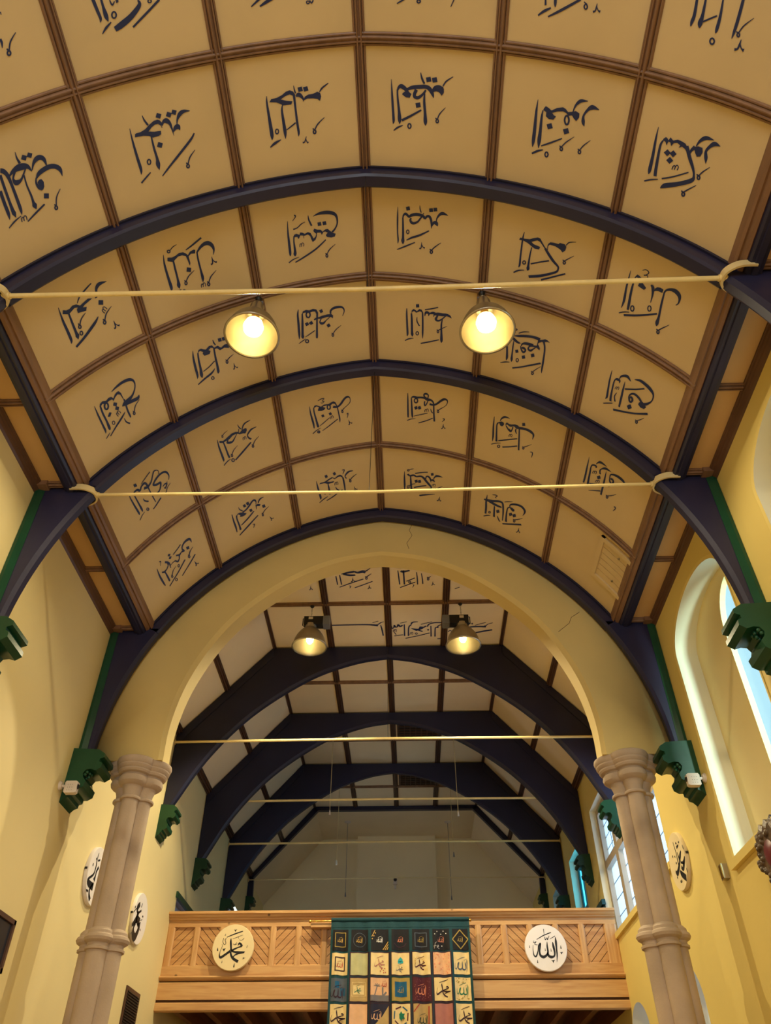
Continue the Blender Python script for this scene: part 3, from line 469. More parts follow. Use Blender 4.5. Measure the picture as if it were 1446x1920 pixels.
    ('vault', '-594 6468;c -263,-196,4 -259,-74,16 -241,86,21 -238,179,10;f -214,-158 -199,-189 -175,-192 -144,-168 -117,-151 -76,-174 -20,-168 25,-191 49,-197 71,-177 90,-115 109,-117 98,-95 76,-118 60,-155 32,-162 1,-136 -36,-151 -79,-150 -98,-143 -62,-119 -84,-85 -118,-83 -163,-96 -158,-123 -141,-149 -172,-170 -197,-159;o 0,-112,14 -12,-84,17 -32,-89,14 -39,-122,14 -27,-150,17 -7,-145,14;c -209,-162,12 -213,-97,14 -198,49,19 -185,160,23 -181,177,4;c 89,-103,11 100,16,13 107,111,14 105,167,4;c 262,-164,6 256,-213,10 226,-231,26 187,-203,23 134,-130,24 94,-99,24 56,-102,29 35,-110,26;c 263,-170,7 248,-124,7 197,-74,7;c 207,-84,4 170,-50,9 151,-21,8;o 158,-2,9 153,11,11 143,9,9 140,-6,9 145,-19,11 155,-17,9;c 138,-38,7 149,-22,10;c -150,-253,7 -101,-273,11 -68,-270,8 -94,-238,7 -72,-224,7 -98,-203,7 -115,-220,4;f -86,17 -115,30 -128,-10 -99,-22;f 13,9 -18,23 -32,-18 -1,-32;c -10,89,6 -13,61,6 -8,45,7 3,56,6 6,81,6;c 3,56,6 5,35,6 15,33,7 24,49,6 26,76,6;c -158,159,6 -98,116,10 -24,57,7;c -134,251,6 -36,189,12 81,105,10;o -170,260,12 -178,272,15 -193,268,13 -198,252,12 -190,240,15 -176,244,13;c -264,263,10 -210,222,11 -149,193,5;c 201,50,8 218,35,11 216,66,9 204,113,5;c 221,149,3 226,187,8 228,222,9 215,236,16;c 227,182,7 247,208,8 263,212,20'),
    ('vault', '654 6429;c -248,-237,6 -248,-100,15 -247,83,19 -246,164,15;c -200,-176,11 -170,-190,26 -127,-185,26 -80,-194,24 -33,-194,27 5,-177,37 43,-179,27 72,-158,20 85,-113,15 90,19,17 99,165,17;c -203,-173,11 -198,-47,17 -193,99,22 -190,158,10;o -122,-135,13 -133,-103,15 -154,-100,17 -165,-128,13 -154,-160,14 -133,-164,17;c 5,-186,11 14,-247,13 -15,-265,27 -40,-248,18 -33,-214,17 10,-187,22;c 10,-163,10 -3,-113,11 -29,-69,14 -34,-119,13 -27,-144,11;c 33,-111,28 78,-106,24 125,-134,23 171,-187,24 213,-226,27 246,-229,22 262,-197,10 249,-146,6 231,-118,5;c 231,-118,4 178,-67,9 145,-31,8;o 155,-15,9 150,2,10 140,4,12 135,-10,9 139,-26,10 149,-29,11;c 129,-42,9 143,-30,12;f -119,-4 -155,19 -168,-24 -132,-47;f -74,-13 -109,10 -122,-33 -87,-56;c -30,35,6 -27,4,6 -16,-13,8 -8,0,7 -11,28,6;c -8,0,6 0,-22,7 11,-23,8 17,-5,6 12,25,6;c 48,-36,5 56,2,11 76,31,12;c -175,130,7 -88,90,11 8,44,9;c -109,233,11 -9,177,12 77,114,10;c -262,220,8 -214,187,12 -148,167,5;c 206,96,7 227,87,11 228,108,10 200,147,4;c 221,175,3 217,215,9 210,251,9 194,264,16;c 220,210,8 233,239,9 249,245,22'),
    ('vault', '1804 6471;c -274,-204,5 -273,-40,17 -265,111,19 -268,200,6;c -214,186,23 -217,147,21 -225,26,17 -230,-87,14 -214,-130,14;f -228,-118 -205,-146 -173,-165 -145,-153 -140,-125 -161,-89 -186,-93 -204,-128;c -195,-162,6 -177,-211,16 -137,-251,24 -74,-254,5;f -122,-145 -106,-179 -75,-165 -46,-169 1,-193 41,-194 62,-174 71,-145 27,-134 -5,-155 -24,-152 -46,-130 -71,-131 -102,-147 -111,-132 -72,-89 -36,-80 -45,-43 -74,-57 -113,-106;c -23,-146,12 -25,-110,12 -44,-53,14 -62,-93,9;c 59,-158,29 112,-177,31 170,-184,33 221,-174,35 255,-144,22 250,-69,4;c 23,-132,10 19,-94,16 38,-55,8;c 63,-150,13 76,-12,17 92,191,18;f 134,-233 97,-211 89,-254 125,-275;c -63,36,6 -58,8,5 -48,-8,7 -41,4,6 -45,30,6;c -41,4,5 -33,-16,6 -23,-17,7 -18,-2,6 -24,26,5;c -190,164,13 -88,102,15 54,17,11;c -128,243,16 -29,192,15 67,132,13;c -280,262,8 -228,221,11 -158,187,5;o -162,246,10 -168,267,9 -184,274,12 -193,260,10 -187,238,9 -171,231,12;c 250,13,3 191,72,8 149,110,8;o 159,122,10 156,139,8 147,143,12 140,132,10 144,116,8 153,111,12;c 133,104,9 146,111,13;c 244,143,6 273,133,12 280,167,10 272,222,5'),
    ('vault', '3063 6473;c -249,-251,3 -247,-102,16 -244,56,21 -248,169,17;c -187,158,25 -191,85,22 -195,-47,18 -197,-138,13 -175,-174,17 -137,-182,24 -135,-154,6;c -143,-210,6 -127,-244,13 -88,-276,28 -6,-272,4;c -61,-107,17 -75,-155,16 -58,-197,12 -9,-237,28 67,-240,4;c -163,-44,6 -159,-77,6 -148,-97,8 -139,-85,7 -143,-55,6;c -139,-85,6 -130,-109,6 -119,-112,9 -113,-95,7 -120,-64,6;f -41,-53 -77,-12 -97,-48 -61,-89;c -99,59,7 -95,26,6 -84,6,8 -75,18,8 -79,48,7;c -75,18,6 -66,-7,6 -55,-10,9 -49,6,7 -55,38,6;c -170,128,12 -90,81,17 -10,38,15;c 5,-203,5 10,-55,20 12,120,20 13,177,20;c 69,-134,12 67,-192,12 95,-220,18 155,-242,30 227,-241,32 265,-221,20 272,-184,6;c 69,-134,12 83,-99,21 113,-90,17 126,-133,21 100,-152,25 80,-137,14;f 105,-31 75,-3 64,-36 94,-64;c -272,243,6 -220,202,12 -154,174,5;c -159,235,6 -81,180,12 -5,126,14;c 205,12,3 144,83,9 97,126,9;o 111,135,12 109,154,9 98,163,14 89,153,12 91,134,9 102,125,14;c 77,126,11 94,128,15;c 220,212,9 238,200,15 244,222,10 223,276,5'),
    ('vault', '-3073 7815;c -284,-201,5 -287,-62,19 -274,93,21 -263,180,11;f -237,-86 -203,-64 -163,-68 -130,-103 -131,-149 -156,-179 -143,-208 -107,-166 -90,-122 -91,-77 -50,-89 -6,-90 19,-50 49,-66 57,-115 19,-142 28,-163 75,-133 130,-155 129,-171 151,-165 163,-131 154,-110 110,-129 75,-102 61,-54 28,-17 6,-25 -17,-74 -53,-77 -95,-66 -98,-15 -108,-33 -109,-111 -130,-72 -164,-46 -192,-37 -201,-31 -242,-60;c -196,-34,14 -188,69,20 -182,170,20;c 133,-167,13 144,-216,17 189,-257,27 245,-265,37 280,-241,24 286,-176,6;f 234,-96 195,-108 191,-164 230,-152;f 188,-123 202,-152 239,-147 228,-116;f -88,-245 -66,-275 -37,-251 -57,-225;f -87,-191 -65,-221 -35,-196 -60,-167;c 133,-272,15 69,-236,15 -9,-203,12;c -223,-271,9 -208,-268,14 -203,-247,8 -227,-197,6;c -26,17,5 -88,53,12 -122,118,10;o -119,143,12 -128,151,13 -137,141,8 -137,124,12 -129,115,13 -120,125,8;c -132,91,6 -125,116,8;c 286,-85,5 228,-47,13 196,15,11;o 200,42,13 191,53,15 181,43,9 180,23,13 189,12,15 200,22,9;c 185,-15,7 194,12,10;o 21,57,10 10,70,11 0,59,7 0,35,10 11,22,11 22,33,7;o -74,255,10 -86,267,11 -100,252,7 -101,226,10 -88,215,11 -75,229,7;c 124,27,19 -18,138,18 -209,253,15;c 282,65,19 165,157,18 10,259,13;c 240,173,3 246,221,9 248,263,12 235,276,22;c 247,216,7 269,254,8 287,265,23'),
    ('vault', '-1863 7787;c -280,-192,8 -279,-54,18 -271,74,21 -273,180,8;f -226,-121 -204,-150 -170,-152 -124,-126 -77,-79 -104,-56 -148,-59 -179,-73 -168,-103 -200,-140 -219,-101;c -221,-132,17 -227,-61,16 -217,66,19 -214,169,24;c -129,-132,23 -76,-146,22 -18,-190,23 30,-240,23 65,-252,26 86,-214,13 77,-160,6;c 68,-128,18 94,-135,32 132,-112,27;c 77,-131,13 69,-65,5;c 116,-166,13 127,-197,17 159,-229,21 204,-232,7;f -60,-204 -97,-205 -104,-258 -68,-257;f -8,-216 -47,-216 -54,-272 -16,-271;f 13,-68 -24,-68 -32,-123 5,-122;f 203,-33 162,-36 156,-95 197,-92;c -166,-257,5 -159,-208,11 -124,-159,15;c -188,91,14 -86,35,21 31,-55,15;c -249,261,14 -100,172,22 73,58,14;c 247,-19,5 182,21,12 144,73,10;o 150,99,11 143,112,14 133,106,9 130,86,11 138,73,14 148,79,9;c 131,48,8 142,71,10;c -31,184,9 -4,194,12 -29,255,7;c 230,176,3 241,217,8 248,255,9 239,272,17;c 241,212,8 264,237,8 280,240,22'),
    ('vault', '-611 7770;c -285,-172,4 -280,-68,18 -269,41,20 -256,167,24 -260,211,6;f -255,-99 -232,-120 -174,-118 -118,-151 -63,-177 -24,-140 10,-177 53,-190 82,-164 94,-110 84,-120 60,-152 29,-157 -14,-133 -28,-123 -55,-156 -99,-134 -143,-112 -92,-91 -36,-89 -51,-67 -126,-58 -176,-93;c -128,-66,9 -123,25,19 -118,155,21;c 90,-125,17 101,25,19 103,177,11;f -118,-195 -154,-184 -165,-236 -130,-247;f 1,-215 -33,-198 -48,-249 -14,-265;c 87,-268,9 118,-267,13 92,-187,6;c 240,-219,6 180,-218,26 135,-172,20 122,-132,11 138,-94,17;c 285,-147,5 225,-98,12 191,-52,10;o 200,-27,10 193,-10,13 182,-13,11 178,-32,10 184,-49,13 195,-47,11;c 175,-73,9 188,-52,12;c -35,-3,7 -33,-38,7 -23,-55,9 -13,-37,6 -15,-5,7;c -13,-37,7 -6,-59,9 6,-57,8 13,-35,6 8,-2,7;c -27,29,5 -10,83,16 22,116,16;c 68,114,15 6,156,15 -85,219,15 -176,265,11;c -153,185,9 -215,220,14 -282,268,11;o -172,106,8 -181,127,10 -194,122,8 -199,96,8 -190,76,10 -177,81,8;c 238,93,3 244,134,8 245,171,9 233,186,17;c 245,129,7 264,156,8 280,161,21'),
    ('vault', '622 7789;c -272,-204,4 -273,-68,18 -272,80,22 -274,164,6;c -226,-158,28 -197,-130,25 -139,-152,27 -103,-131,21 -45,-151,27 -3,-132,32 40,-69,31 77,-20,31 110,31,18 95,61,17 -1,105,21 -121,152,15;c -186,-128,13 -182,-4,22 -174,152,22;c 29,-118,12 39,-164,16 65,-171,27 91,-141,22 106,-64,5;c 105,-101,16 129,-118,33 161,-91,7;c 142,-140,10 154,-180,14 195,-217,33 271,-215,4;f 143,-216 107,-197 100,-245 136,-264;f -80,-24 -119,-1 -130,-53 -91,-76;f -33,-31 -72,-8 -82,-60 -44,-83;o -204,-236,8 -211,-221,10 -224,-219,12 -231,-231,8 -224,-246,10 -210,-249,12;c -202,-245,8 -170,-266,10 -142,-278,6;c -121,-189,16 -35,-226,14 58,-256,13;c -118,13,7 -171,39,10 -208,76,9;o -207,98,10 -215,122,11 -229,125,13 -237,104,10 -229,80,11 -214,78,13;c -139,96,16 -55,54,19 41,14,14;c -59,245,25 22,210,20 166,156,6;c 118,8,6 128,-25,6 141,-41,9 146,-24,6 137,6,6;c 146,-24,7 158,-45,8 168,-43,8 170,-22,6 159,10,6;c 274,-40,4 219,10,11 183,41,10;o 193,59,10 189,78,10 178,81,13 172,65,10 177,46,10 188,43,13;c 167,29,11 181,41,14;c 239,182,3 230,227,9 217,268,10 199,279,19;c 232,222,8 242,259,9 256,270,24'),
    ('vault', '1803 7874;c -260,-215,5 -267,-86,21 -260,38,24 -259,167,23;c -301,-107,20 -255,-111,38 -169,-136,32 -85,-173,30 -41,-175,28 -21,-134,23 -5,-1,20 0,171,12;c -255,-111,31 -188,-96,39 -121,-80,38 -37,-77,23;c -140,-47,15 -137,50,20 -130,168,24;o -189,102,10 -194,120,9 -207,127,13 -215,115,10 -210,97,9 -197,90,13;f -56,34 -95,71 -111,22 -72,-15;c -285,231,10 -232,190,14 -186,166,6;c -187,-251,7 -142,-270,12 -117,-262,11 -144,-222,7 -124,-218,6;c -81,118,7 -65,170,16 -36,212,17;c 53,163,28 48,82,21 45,-30,17 53,-117,13 78,-147,20;f 72,-150 115,-161 154,-140 149,-104 123,-92 98,-114;c 83,-150,12 79,-191,14 119,-230,25 182,-257,30 243,-261,34 292,-226,32 301,-174,19 281,-105,4;f 132,-17 94,22 77,-25 116,-64;f 189,-25 149,16 131,-33 172,-73;c 6,234,18 106,181,22 280,79,25;c 287,-57,4 220,12,11 170,52,10;o 183,67,12 179,89,10 168,96,15 160,81,12 164,60,10 175,53,15;c 151,46,12 167,54,17;c -5,-205,9 51,-245,12 111,-276,4;c 255,164,4 249,213,9 240,258,9 222,276,18;c 252,207,10 265,240,11 281,245,27'),
    ('flat', '-711 9872;c -58,-83,15 -47,146,15;c 3,-111,15 17,147,17;c 33,-134,12 167,-181,47 241,-200,47;c 64,-134,36 162,-101,42 253,-104,30;c 241,-200,28 293,-163,36 367,-190,53 420,-174,59;c 430,-203,21 497,-275,10;c 210,-45,4 204,9,10 195,57,11 177,72,23;c 207,3,9 220,46,10 237,59,28;c -21,215,15 148,120,18 375,5,18;c 224,237,15 368,158,18 519,70,15;c 509,-133,6 458,-80,15 428,-45,13;o 438,-15,11 430,10,16 418,9,16 413,-15,11 420,-40,16 433,-39,16;c 410,-68,13 425,-45,17;c 463,161,3 459,211,9 451,256,11 435,269,21;c 461,206,8 474,245,9 489,257,26;c 135,182,12 162,192,12 141,244,9;c -483,161,3 -491,214,9 -502,261,11 -519,275,22;c -488,208,9 -477,250,10 -462,263,28'),
    ('flat', '716 9925;c -497,-257,11 -485,-77,17 -473,112,17;c -410,-254,22 -403,-75,20 -396,115,20;c -455,-241,35 -411,-219,36 -311,-251,26;c -203,-204,11 -190,-38,16 -184,121,15;c -125,-172,11 -111,-36,15 -101,108,15;c -367,32,15 -303,-5,18 -230,-55,17;c -467,199,15 -359,134,18 -226,61,18;o -294,56,9 -303,77,15 -322,76,14 -331,55,9 -321,34,14 -303,35,14;c -267,128,12 -245,137,11 -267,199,9;c 25,-93,6 -1,-59,15 -15,-48,14;o -4,-18,11 -10,6,16 -22,6,16 -29,-19,11 -23,-43,16 -10,-43,16;c -35,-72,12 -18,-48,17;c 60,49,3 59,96,8 54,137,10 40,150,20;c 61,90,7 75,127,8 90,138,24;c 420,256,15 496,215,12'),
    ('flat', '-495 11309;c -452,-124,26 -156,-127,26 170,-125,29 312,-102,44;f 281,-103 333,-138 352,-94 331,-65;c 343,-120,19 396,-180,17 451,-207,11;c 254,-184,14 357,-228,14;c 393,-107,13 413,48,22 428,228,20'),
    ('flat', '527 11389;c -446,-156,17 -437,-83,29 -406,-100,19 -394,-180,21 -375,-118,27 -344,-128,22 -327,-189,29 -293,-134,33 -252,-176,23;c -221,-197,16 -220,167,21;c -152,169,21 -149,-56,19 -130,-147,22 -103,-165,32;c -109,-172,13 -79,-255,27 12,-270,14;f -110,-73 -38,-60 23,-51 44,-124 95,-115 126,-85 95,-49 44,-13 -17,15;c 24,-6,22 96,33,29;c 115,-92,20 156,-139,26;c 176,-113,16 206,-192,24 307,-233,25 438,-229,22;c 237,-137,14 247,199,19;c 315,201,21 314,-42,17 330,-86,25 371,-85,33;c 350,-97,15 379,-151,21 436,-167,18;c -292,-236,14 -180,-276,14;c 64,-189,14 255,-263,14;f 210,-16 192,17 173,-17 191,-50;c -417,39,8 -412,-13,9 -398,-39,13 -389,-12,8 -394,34,8;c -389,-12,9 -378,-46,12 -365,-44,11 -359,-11,7 -366,37,8;c -127,138,7 -122,89,8 -111,65,13 -102,90,7 -105,134,7;c -102,90,9 -92,58,11 -79,60,10 -73,91,7 -80,136,8;o 5,98,8 -4,117,14 -22,117,14 -32,97,8 -22,77,14 -4,78,14;c -401,161,19 -245,128,19;c -205,243,19 4,173,19 220,85,19;c -399,41,11 -369,117,14;c 358,275,23 446,262,23'),
    ('flat', '1450 11331;c -384,115,14 -354,79,19 -313,98,14;c -31,-23,30 141,-36,33 244,-26,37;f 222,-41 251,-77 274,-32 256,4;c 262,-51,16 299,-105,14 377,-146,11;c 78,-75,11 176,-123,14 259,-157,11;f -15,-124 -38,-106 -51,-148 -29,-167;f 42,-116 20,-97 6,-139 29,-158;c 82,166,26 233,114,37 384,74,30'),
    ('vault', '-1903 1808;c -260,-113,23 -247,-30,21 -239,21,18 -250,47,3;c -197,-125,15 -195,-53,17 -191,13,29 -185,52,4;o -110,22,11 -124,38,9 -141,35,10 -144,15,11 -130,-1,9 -113,3,10;c -257,124,5 -216,91,14 -164,61,7;c 87,-45,10 92,-11,24 9,50,33 -84,92,37 -147,113,30;c 259,-21,14 130,54,14 0,126,12;f -87,-82 -63,-78 -67,-58 -86,-54;c -132,-82,8 -122,-48,10 -96,-68,7;o 193,-21,9 183,-13,7 170,-15,8 166,-25,9 175,-34,7 188,-32,8'),
    ('vault', '-2885 1768;c 70,10,4 7,56,9 -26,107,9;o -21,124,11 -32,134,9 -44,131,11 -45,118,11 -34,107,9 -22,110,11;c -39,91,9 -29,106,12;c -61,22,15 -59,46,15 -69,79,3;c 9,-134,7 8,-116,5'),
    ('vault', '-640 1918;c -264,20,7 -205,-16,14 -160,-45,17;c -191,26,9 -140,3,19 -69,-24,21;o 230,36,8 223,45,7 211,44,7 206,34,8 212,26,7 225,27,7;c 235,21,7 247,43,9 265,23,10'),
    ('vault', '587 1963;c -248,25,7 -180,-11,12;o -46,3,10 -53,13,8 -67,14,9 -74,4,10 -67,-6,8 -53,-7,9;c 216,30,5 235,-8,7 248,-31,5'),
    ('vault', '1811 1918;c -209,-47,11 -203,-2,14;c -126,-56,19 -124,-22,19 -120,2,6;c -257,75,9 -208,39,17 -156,12,10;c -172,75,9 -70,19,17 83,-74,14;o 146,-32,10 141,-18,9 128,-16,8 119,-29,10 123,-43,9 137,-44,8;c 113,-61,7 141,-45,9;c 222,-64,4 220,-37,10 214,-13,9 197,-5,13;c 223,-40,7 240,-19,7 257,-14,15'),
    ('vault', '3050 1796;c -233,-93,16 -225,8,21 -232,52,21 -234,82,5;c -166,-104,13 -161,-3,21 -165,49,32 -161,78,7;c -35,-128,10 -24,-19,18 -25,58,21 -27,85,4;c 116,-155,18 117,-37,21 113,45,18 108,89,4;c -145,35,9 -97,7,10 -49,-20,9;o -20,134,11 -24,151,10 -40,155,9 -54,141,11 -51,124,10 -34,120,9;c 234,-63,3 175,-5,8 148,46,7;o 161,55,9 160,65,9 150,67,8 141,59,9 143,49,9 153,47,7;c 129,41,6 146,46,8;c 184,79,5 181,110,12 174,139,11 152,148,15;c 184,107,9 205,131,8 226,137,18'),
]
ROUNDEL_WRITING = {
    'muhammad': '-2420 4509;c -41,135,5 -38,87,25 -24,6,23 -19,-34,25;c -29,-39,28 -102,-89,28 -164,-126,29 -187,-103,17 -186,-53,7 -171,-3,6 -158,27,5;f 78,25 77,61 97,81 130,65 154,35 145,15 90,0 37,-25 -5,-50 -20,-24 33,0 88,18 120,30 101,50 88,40;f -32,-24 38,-40 198,-48 184,-71 101,-85 47,-105 33,-127 15,-119 39,-90 71,-75 -5,-55;c -23,-44,20 -11,-94,24 30,-144,30 108,-184,32;c -109,149,8 8,194,14 132,232,11;c -14,125,4 70,155,7 139,180,3;f -153,-3 -136,-9 -103,-1 -117,-24 -125,-46 -139,-29;f -9,259 9,251 40,261 25,243 16,222;c -226,7,3 -227,-23,15 -219,-38,8;c 227,39,3 217,4,9;c -136,-168,3 -139,-203,9;c 57,-204,3 52,-248,16 59,-260,7;c -130,200,4 -138,169,9;c 173,-123,4 186,-136,8 174,-150,7 208,-131,4;c 8,61,5 16,46,6 55,51,6 51,81,5;c 36,66,5 38,48,5;c 74,147,6 79,132,7;c 92,116,4 122,104,5 149,121,6 164,136,5;c -153,139,6 -161,88,7 -132,47,7 -112,67,7 -131,118,7 -109,128,6;c -173,52,4 -159,37,4 -163,27,5',
    'allah': '2357 4506;c 162,116,8 161,51,26 157,-29,20 154,-123,17 138,-216,4;c 110,51,8 115,-9,28 123,-89,22 108,-138,20 62,-150,32 26,-132,28 15,-88,23;c 27,57,6 21,-8,19 21,-88,22 -7,-127,25 -54,-149,33 -96,-127,28 -103,-77,20 -89,-17,19 -74,32,16;c -73,40,15 -106,3,18 -127,-72,13 -164,-141,18 -195,-121,14 -199,-47,8 -191,13,4;c -126,88,6 -14,143,11 104,183,10;c 74,92,5 159,134,8;c -2,232,8 -4,158,6;c 0,123,7 5,82,9 35,112,6 36,82,8 69,137,7;f 202,-84 218,-89 249,-82 233,-99 221,-119 213,-101;f 56,-189 78,-194 112,-187 95,-206 83,-233 75,-211;c 226,5,3 225,-40,17;c -242,9,3 -248,-26,10;c -16,-33,3 -15,-68,10;c 70,-34,3 72,-78,10;c -148,-185,3 -151,-229,14;c -170,73,4 -179,43,7 -138,58,6 -165,23,7 -121,13,6',
    'wallA': '9599 4507;c 27,256,10 15,171,19 30,96,23 10,10,25 -116,-79,31 -78,-113,60 88,-113,69;c 116,203,19 47,175,19;c 122,124,33 79,64,27 82,19,23 66,-45,57;c 74,-69,21 4,-147,26 15,-208,33 82,-256,43;f -123,-189 -36,-177 -28,-201 -87,-208;c -72,111,15 -74,80,26;c -12,190,15 -17,168,23',
    'wallB': '11567 4519;c -11,191,53 -90,118,67 -38,72,32 97,133,24;c -13,78,52 -31,7,77 101,-26,108;c -19,10,92 -129,-75,54 -190,-126,41;c 96,-20,106 117,-103,68 29,-217,85 -69,-204,89 -102,-126,46 -55,-57,45;c 87,224,16 70,167,26;c -203,110,24 -179,98,34;c -228,30,13 -127,108,11;c 183,83,19 227,87,19;c 127,17,8 213,46,8;c 176,-81,19 216,-94,19;c -161,-198,15 -154,-224,25',
    'wallC': '9495 4578;c -126,61,13 -53,24,41 -14,-7,22;c 15,89,11 0,32,23 6,-18,34 92,-69,41 182,-96,47 226,-59,26;c -205,-25,19 -147,-66,42 -71,-55,21 -28,-29,28;c -134,-71,46 -59,-120,37 -12,-80,37;c 61,-100,22 30,-148,57 -90,-226,61;f -13,200 -41,173 -23,163 3,183;f -4,154 -88,148 -75,126 2,120;c 79,227,9 55,85,17 67,1,20 66,-34,20;c -221,95,11 -227,49,19;c -118,169,28 -118,151,28;c 201,114,24 214,92,21;c 127,86,21 130,65,18;f 136,23 111,2 140,-9 155,7;c -173,-142,11 -167,-190,19;c 214,-119,20 209,-142,23;c 139,-196,10 86,-195,5 85,-212,13 142,-208,8',
}

# ------------------------------------------------------------------ dimensions of the building (metres)
W = 3.5                      # half width of nave and chancel
XC, ZC, RV = 0.43, 5.30, 3.903   # each half of the pointed vault: circle centre (-+XC, ZC), radius of the moulding soffits
RP = RV + 0.03               # radius of the boards
PH0 = math.asin(XC / RP)
PHI_END = math.asin(3.43 / RV)
EAVE = 7.17                  # height of the level eaves strip
ARCH_Y, ARCH_T = 8.55, 0.36  # chancel arch wall
FLAT, KX, KZ = 9.03, 2.03, 7.37   # chancel ceiling: flat height, kink, foot of slope
END_Y = 21.7
TR_N = [(3.385, 3.525), (5.72, 5.86), (8.40, 8.54)]
TR_F = [11.85, 14.33, 16.76, 19.32]
ROW_N = [2.255, 4.58, 7.11]
ROW_F = [10.54, 13.13, 15.6, 18.1]
COLS = [0.0, 1.203, 2.251]   # nave longitudinal mouldings (half span)

def arc_pt(s, y, r=RP):
    """point of the vault: s = signed arc length from the ridge along radius RP"""
    sg = 1 if s >= 0 else -1
    ph = abs(s) / RP + PH0
    return (sg * (r * math.sin(ph) - XC), y, ZC + r * math.cos(ph))

def arc_ring(r, ph_end=PHI_END, n=24):
    """cross-section of a vault-shaped thing at radius r, left foot to right foot, mitred at the ridge"""
    p0 = math.asin(XC / r)
    half = [(r * math.sin(p0 + (ph_end - p0) * i / n) - XC, ZC + r * math.cos(p0 + (ph_end - p0) * i / n)) for i in range(n + 1)]
    return [(-x, z) for x, z in reversed(half[1:])] + half

# ------------------------------------------------------------------ floor, ceiling boards
struct(MB().quad((-W, -6, 0), (W, -6, 0), (W, END_Y, 0), (-W, END_Y, 0)).build('floor', 'floor'))

mb = MB()
ring = arc_ring(RP, n=40)
ys = [-6 + (ARCH_Y + 6) * i / 12 for i in range(13)]
mb.loft([[(x, y, z) for x, z in ring] for y in ys], closed=False, cap=False)
ceiling = struct(mb.build('ceiling', 'panel', smooth=30))
# flat and sloping boards of the chancel roof
mb = MB()
sec = [(-W, KZ), (-KX, FLAT), (KX, FLAT), (W, KZ)]
mb.loft([[(x, y, z) for x, z in sec] for y in (ARCH_Y + ARCH_T, END_Y)], closed=False, cap=False)
ceiling_far = struct(mb.build('ceiling_chancel', 'panel2'))
# level eaves strips either side of the nave vault
for nm, sg in (('ceiling_eaves_left', -1), ('ceiling_eaves_right', 1)):
    mb = MB().box(min(sg * 3.05, sg * W), max(sg * 3.05, sg * W), -6, ARCH_Y, EAVE, EAVE + 0.03)
    struct(mb.build(nm, 'eave'))
# inscriptions painted on the boards
for kind, text in CEILING_WRITING:
    mb = MB()
    if kind == 'vault':
        writing(mb, text, lambda u, v: arc_pt(u, v, RP - 0.004))
        mb.build('painted_inscription', 'ink', ceiling)
    else:
        writing(mb, text, lambda u, v: (u, v, FLAT - 0.004))
        mb.build('painted_inscription', 'ink', ceiling_far)

# ------------------------------------------------------------------ walls with their openings
def arch_head(y0, y1, zs, zt, n=10, pw=1.0):
    """points of an arch from (y1, zs) over (mid, zt) to (y0, zs)"""
    c, h = (y0 + y1) / 2, (y1 - y0) / 2
    return [(c + h * math.cos(PI * i / (2 * n)), zs + (zt - zs) * math.sin(PI * i / (2 * n)) ** pw) for i in range(2 * n + 1)]

def opening_arch(y0, y1, z0, zs, zt):
    return [(y0, z0), (y1, z0)] + arch_head(y0, y1, zs, zt)

def opening_rect(y0, y1, z0, z1):
    return [(y0, z0), (y1, z0), (y1, z1), (y0, z1)]

NICHE1 = opening_arch(6.25, 8.0, 4.1, 6.36, 6.8)
NICHE2 = opening_arch(3.42, 5.16, 4.1, 6.36, 6.8)
WIN3 = opening_rect(9.97, 13.74, 4.70, 6.73)
WIN4 = opening_rect(15.05, 16.2, 4.8, 6.66)
WIN5 = opening_rect(17.45, 18.6, 4.8, 6.68)
LOW1 = opening_arch(9.9, 11.1, 1.6, 3.2, 3.72)
LOW2 = opening_arch(12.4, 13.45, 1.6, 3.3, 3.72)
DOORL = opening_rect(13.5, 14.75, 4.0, 5.33)
WINL = opening_rect(17.45, 18.6, 4.9, 6.42)

def side_wall(name, x, holes, m):
    outer = [(-6, 0), (END_Y, 0), (END_Y, KZ), (ARCH_Y + ARCH_T, KZ), (ARCH_Y + ARCH_T, EAVE), (-6, EAVE)]
    v, f = polygon_with_holes(outer, holes)
    return struct(MB().add([(x, a, b) for a, b in v], f).build(name, m))

wall_right = side_wall('wall_right', W, [NICHE1, NICHE2, WIN3, WIN4, WIN5, LOW1, LOW2], 'wall_r')
wall_left = side_wall('wall_left', -W, [DOORL, WINL], 'wall')
# west wall behind the photographer, with an opening added for the fill light
v, f = polygon_with_holes([(-W, 0), (W, 0), (W, EAVE), (3.0, EAVE)] + [p for p in reversed(arc_ring(RP, n=16))][1:-1] + [(-3.0, EAVE), (-W, EAVE)],
                          [[(-2.1, 2.6), (2.1, 2.6), (2.1, 6.2), (1.2, 7.5), (0, 8.0), (-1.2, 7.5), (-2.1, 6.2)]])
struct(MB().add([(a, -6, b) for a, b in v], f).build('wall_west', 'wall'))
# east end wall and the shallow chimney breast in its middle
struct(MB().quad((-W, END_Y, 0), (W, END_Y, 0), (W, END_Y, 9.3), (-W, END_Y, 9.3)).build('wall_east', 'endwall'))
struct(MB().box(-1.06, 1.04, END_Y - 0.22, END_Y, 0, FLAT).build('wall_chimney_breast', 'endwall'))

